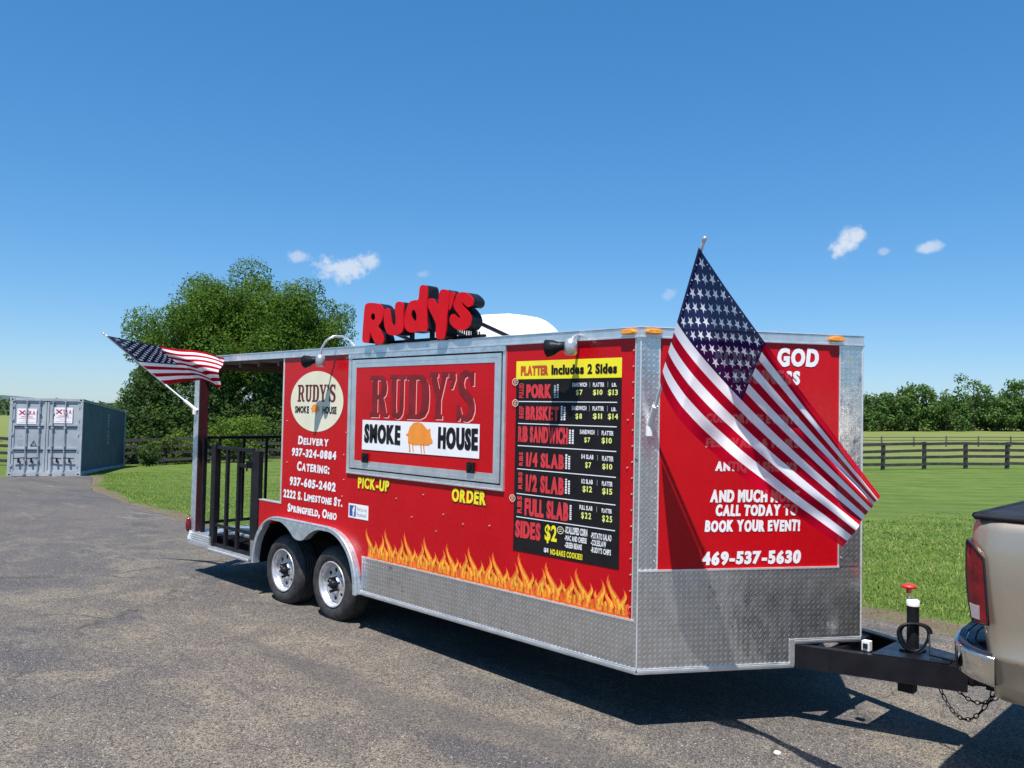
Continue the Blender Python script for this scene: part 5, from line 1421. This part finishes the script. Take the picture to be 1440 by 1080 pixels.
# ---------------------------------------------------------------- trees
def leaves(centers, radii, dens, size, rg, squash=.9, inner=.25):
    """leaf quads scattered in the shells of many small clumps"""
    cs, rs = np.array(centers), np.array(radii)
    k = np.maximum(8, (dens * rs ** 2).astype(int)); idx = np.repeat(np.arange(len(cs)), k); n = len(idx)
    d = rg.normal(size=(n, 3)); d /= np.linalg.norm(d, axis=1)[:, None]
    rad = rs[idx] * np.where(rg.uniform(size=n) < inner, rg.uniform(.2, .8, n), rg.normal(.93, .10, n))
    p = cs[idx] + d * rad[:, None] * np.array((1, 1, squash))
    nr = d * .8 + rg.normal(size=(n, 3)) * .65 + np.array((0, 0, .35)); nr /= np.linalg.norm(nr, axis=1)[:, None]
    a = np.cross(nr, rg.normal(size=(n, 3))); a /= np.linalg.norm(a, axis=1)[:, None]; b = np.cross(nr, a)
    s = size * rg.uniform(.6, 1.35, n)[:, None]
    V = np.stack([p - a * s, p - b * s * .55, p + a * s, p + b * s * .55], 1).reshape(-1, 3)
    return V, np.arange(4 * n).reshape(-1, 4)
def trunk_mesh(base, top, r, limbs, rg):
    mb = MB(); base, top = Vector(base), Vector(top)
    n = 7; pts = [base.lerp(top, i / n) + Vector((rg.normal(0, .06), rg.normal(0, .06), 0)) * (i > 0) for i in range(n + 1)]
    mb.tube(pts, [r * (1.35 if i == 0 else 1 - .75 * i / n) for i in range(n + 1)], 'bark', 10)
    for l in limbs:
        l = Vector(l); st = base.lerp(top, min(.85, max(.28, (l.z - base.z) / (top.z - base.z) - .25)))
        m1 = st.lerp(l, .5) + Vector((0, 0, .12 * (l - st).length))
        mb.tube([st, m1, l], [r * .38, r * .24, r * .06], 'bark', 7)
    return mb
def broadleaf(name, label, base, cz, rx, rz, nclump, cl_r, dens, size, leafm, seed, group=None, floor=0., lobes=None, tr=.28, cat='tree', stretch=None):
    rg = np.random.default_rng(seed); bx, by = base; g = h(bx, by)
    t = thing(name, label, cat, (bx, by, g), group)
    C, Rr = [], []
    lob = lobes or [(0, 0, 0, 1.)]
    while len(C) < nclump:
        lx, ly, lz, ls = lob[rg.integers(len(lob))]
        d = rg.normal(size=3); d /= np.linalg.norm(d)
        f = rg.uniform(.55, 1.02) ** .5 if rg.uniform() < .85 else rg.uniform(.1, .6)
        p = np.array((lx, ly, lz)) + d * f * np.array((rx, rx, rz)) * ls * (1 + .10 * rg.normal())
        z = cz + p[2]
        if z < floor: continue
        C.append((p[0], p[1], z)); Rr.append(cl_r * rg.uniform(.55, 1.3))
    V, F = leaves(C, Rr, dens, size, rg)
    link('crown', fast_mesh('crown', V, F, [leafm]), t)
    idx = rg.choice(len(C), min(9, len(C)), replace=False)
    lb = [Vector((bx, by, g)) + Vector(C[i]) * .9 for i in idx]
    mb = trunk_mesh((bx, by, g - .15), (bx, by, g + cz + rz * .55), tr, lb, rg); mb.build('trunk', t)
    return t
def conifer(name, label, base, ht, rb, leafm, seed, dens=300, size=.085, group=None):
    rg = np.random.default_rng(seed); bx, by = base; g = h(bx, by); t = thing(name, label, 'tree', (bx, by, g), group)
    C, Rr = [], []
    z = .25
    while z < ht:
        k = z / ht; r = rb * (1 - k) ** .75 * rg.uniform(.85, 1.12); m = max(3, int(2 * math.pi * r / .75)); o = rg.uniform(0, 6)
        for i in range(m):
            a = o + 2 * math.pi * i / m; q = r * rg.uniform(.72, 1.08)
            C.append((math.cos(a) * q, math.sin(a) * q, z - .12 * q + rg.normal(0, .1))); Rr.append((.30 + .28 * (1 - k)) * rg.uniform(.7, 1.3))
            C.append((math.cos(a) * q * .55, math.sin(a) * q * .55, z)); Rr.append(.5 * (1 - k) + .25)
        z += .36
    V, F = leaves(C, Rr, dens, size, rg, .75)
    link('crown', fast_mesh('crown', V, F, [leafm]), t)
    mb = trunk_mesh((bx, by, g - .15), (bx, by, g + ht * .95), .22, [], rg); mb.build('trunk', t)

def trees():
    # the big round tree behind the trailer's rear and its companions
    broadleaf('shade_tree', 'big round bright green shade tree rising behind the rear of the trailer', (-47.6, 21.4), 7.7, 5.3, 3.7, 170, 1.15, 760, .082, 'leaf_bright', 1, floor=2.0, tr=.42, lobes=[(0, 0, 0, 1.), (1.2, 1.2, -.6, .85), (-1.4, -1.3, -1., .8)])
    broadleaf('shade_tree', 'looser green tree at the right shoulder of the big round tree', (-45.8, 25.7), 6.4, 2.5, 3.3, 64, .9, 760, .08, 'leaf_bright', 2, floor=1.5, tr=.26)
    conifer('evergreen_tree', 'dark evergreen under the rear flag, beside the shipping container', (-45.6, 15.3), 6.6, 3.4, 'leaf_dark', 3)
    conifer('evergreen_tree', 'dark evergreen behind the grey porch post of the trailer', (-44.9, 18.8), 6.9, 2.6, 'leaf_dark', 4)
    conifer('evergreen_tree', 'dark evergreen seen through the porch between gate and red wall', (-43.4, 21.6), 6.4, 2.7, 'leaf_dark', 5)
    broadleaf('shrub', 'yellow green shrub seen through the trailer porch above the gate', (-39.3, 17.2), 1.5, 1.7, .85, 34, .42, 900, .075, 'leaf_bush', 6, floor=.3, tr=.06, cat='shrub')
    broadleaf('shrub', 'small dull brown green shrub in front of the dark fence near the container', (-39.9, 13.0), .75, .45, .62, 16, .26, 1300, .06, 'leaf_dark', 7, floor=.1, tr=.05, cat='shrub')
    broadleaf('shrub', 'low green shrub between the two dark evergreens left of the porch post', (-41.4, 15.3), .9, 1.2, .75, 24, .36, 900, .07, 'leaf_bush', 8, floor=.15, tr=.05, cat='shrub')
    # tree line across the pasture, right of the trailer
    row = [(-60.5, 145.0, 5.4, 3.2, 2.9, 'small rounded tree just right of the nose edge in the far tree line'), (-57.1, 147.5, 6.2, 3.3, 3.2, 'low green tree at the left of the far tree line'), (-53.9, 150.7, 6.9, 3.4, 3.6, 'broad mid green tree second in the far tree line'), (-51.2, 153.4, 8.6, 3.5, 4.4, 'taller rounded tree in the left half of the far tree line'),
           (-47.6, 157.0, 7.6, 3.6, 4.0, 'bushy tree filling the dip in the middle of the far tree line'), (-44.0, 160.6, 9.6, 2.7, 4.0, 'tallest loose crowned tree of the far tree line'), (-41.2, 163.3, 6.6, 3.4, 3.6, 'low dense tree right of the tallest one in the far tree line'), (-37.9, 166.6, 8.9, 3.0, 4.4, 'tall tree at the right edge of the photo in the far tree line'), (-34.5, 170.0, 7.4, 3.5, 4.0, 'rounded tree past the right edge end of the far tree line')]
    for i, (x, y, top, rx, rz, lab) in enumerate(row):
        cz = max(top - rz - (h(x, y) - 0) * 0, 2.2)
        broadleaf('distant_tree', lab, (x, y), cz, rx, rz, 46 if i != 5 else 30, 1.05, 62 if i != 5 else 52, .27, 'leaf_far', 20 + i, 'trees in the line across the pasture', floor=.5, tr=.2)
    # low growth under the tree line, and woods beyond: nobody could count these
    rg = np.random.default_rng(50); C, Rr = [], []
    for i in range(150):
        s = rg.uniform(-25, 34); x, y = -48 + s * .71 + rg.normal(0, 2), 158.5 + s * .71 + rg.normal(0, 2)
        C.append((x, y, h(x, y) + rg.uniform(.3, 3.0))); Rr.append(rg.uniform(.9, 1.7))
    V, F = leaves(C, Rr, 55, .26, rg)
    tag(link('undergrowth', fast_mesh('undergrowth', V, F, ['leaf_far'])), 'dark green undergrowth along the foot of the far tree line', 'undergrowth', kind='stuff')
    C, Rr = [], []
    for i in range(1500):
        a = rg.uniform(-2.6, 1.1); r = rg.uniform(235, 300)
        x, y = 3 + r * math.sin(a), -4 + r * math.cos(a)
        if y < -60: continue
        C.append((x, y, h(x, y) + rg.uniform(.5, 6.2 if a > -1.05 else .8))); Rr.append(rg.uniform(2., 3.8))
    V, F = leaves(C, Rr, 10, .75, rg)
    tag(link('far_woods', fast_mesh('far_woods', V, F, ['leaf_wood'])), 'band of hazy green woods along the horizon', 'woods', kind='stuff')
    # darker trees showing at the left frame edge, behind the container
    broadleaf('field_tree', 'dark green tree at the left edge of the photo behind the container', (-78.5, 11.5), 3.4, 3.0, 2.6, 40, .9, 120, .2, 'leaf_dark', 41, floor=.3, tr=.2)
    # wooded ridge far off
    xs = np.linspace(-2.2, .9, 90); V = []
    for a in xs:
        top = 8 + 4.5 * math.sin(a * 7 + 1) + 3 * math.sin(a * 17) + 1.2 * math.sin(a * 61)
        if a > -1.0: top *= .5
        for r, z in ((760, -2), (830, top), (930, top * .9), (1000, -2)): V.append((3 + r * math.sin(a), -4 + r * math.cos(a), z))
    V = np.array(V); i = np.arange(len(xs) - 1)[:, None]; k = np.arange(3)[None]
    F = np.stack([i * 4 + k, (i + 1) * 4 + k, (i + 1) * 4 + k + 1, i * 4 + k + 1], -1).reshape(-1, 4)
    tag(link('hills', fast_mesh('hills', V, F, ['hill'], True)), kind='structure')
trees()

def pebbles():
    for (x, y, r), lab in zip(((.74, .38, .022),), ('pale pebble lying alone on the asphalt in front of the trailer nose',)):
        bm = bmesh.new(); bmesh.ops.create_icosphere(bm, subdivisions=2, radius=r)
        for v in bm.verts: v.co *= 1 + random.uniform(-.12, .12); v.co.z *= .55
        me = bpy.data.meshes.new('pebble'); bm.to_mesh(me); bm.free(); me.materials.append(MATS['pebble'])
        o = link('pebble', me); o.location = (x, y, h(x, y) + .022 + r * .4); tag(o, lab, 'pebble')
pebbles()
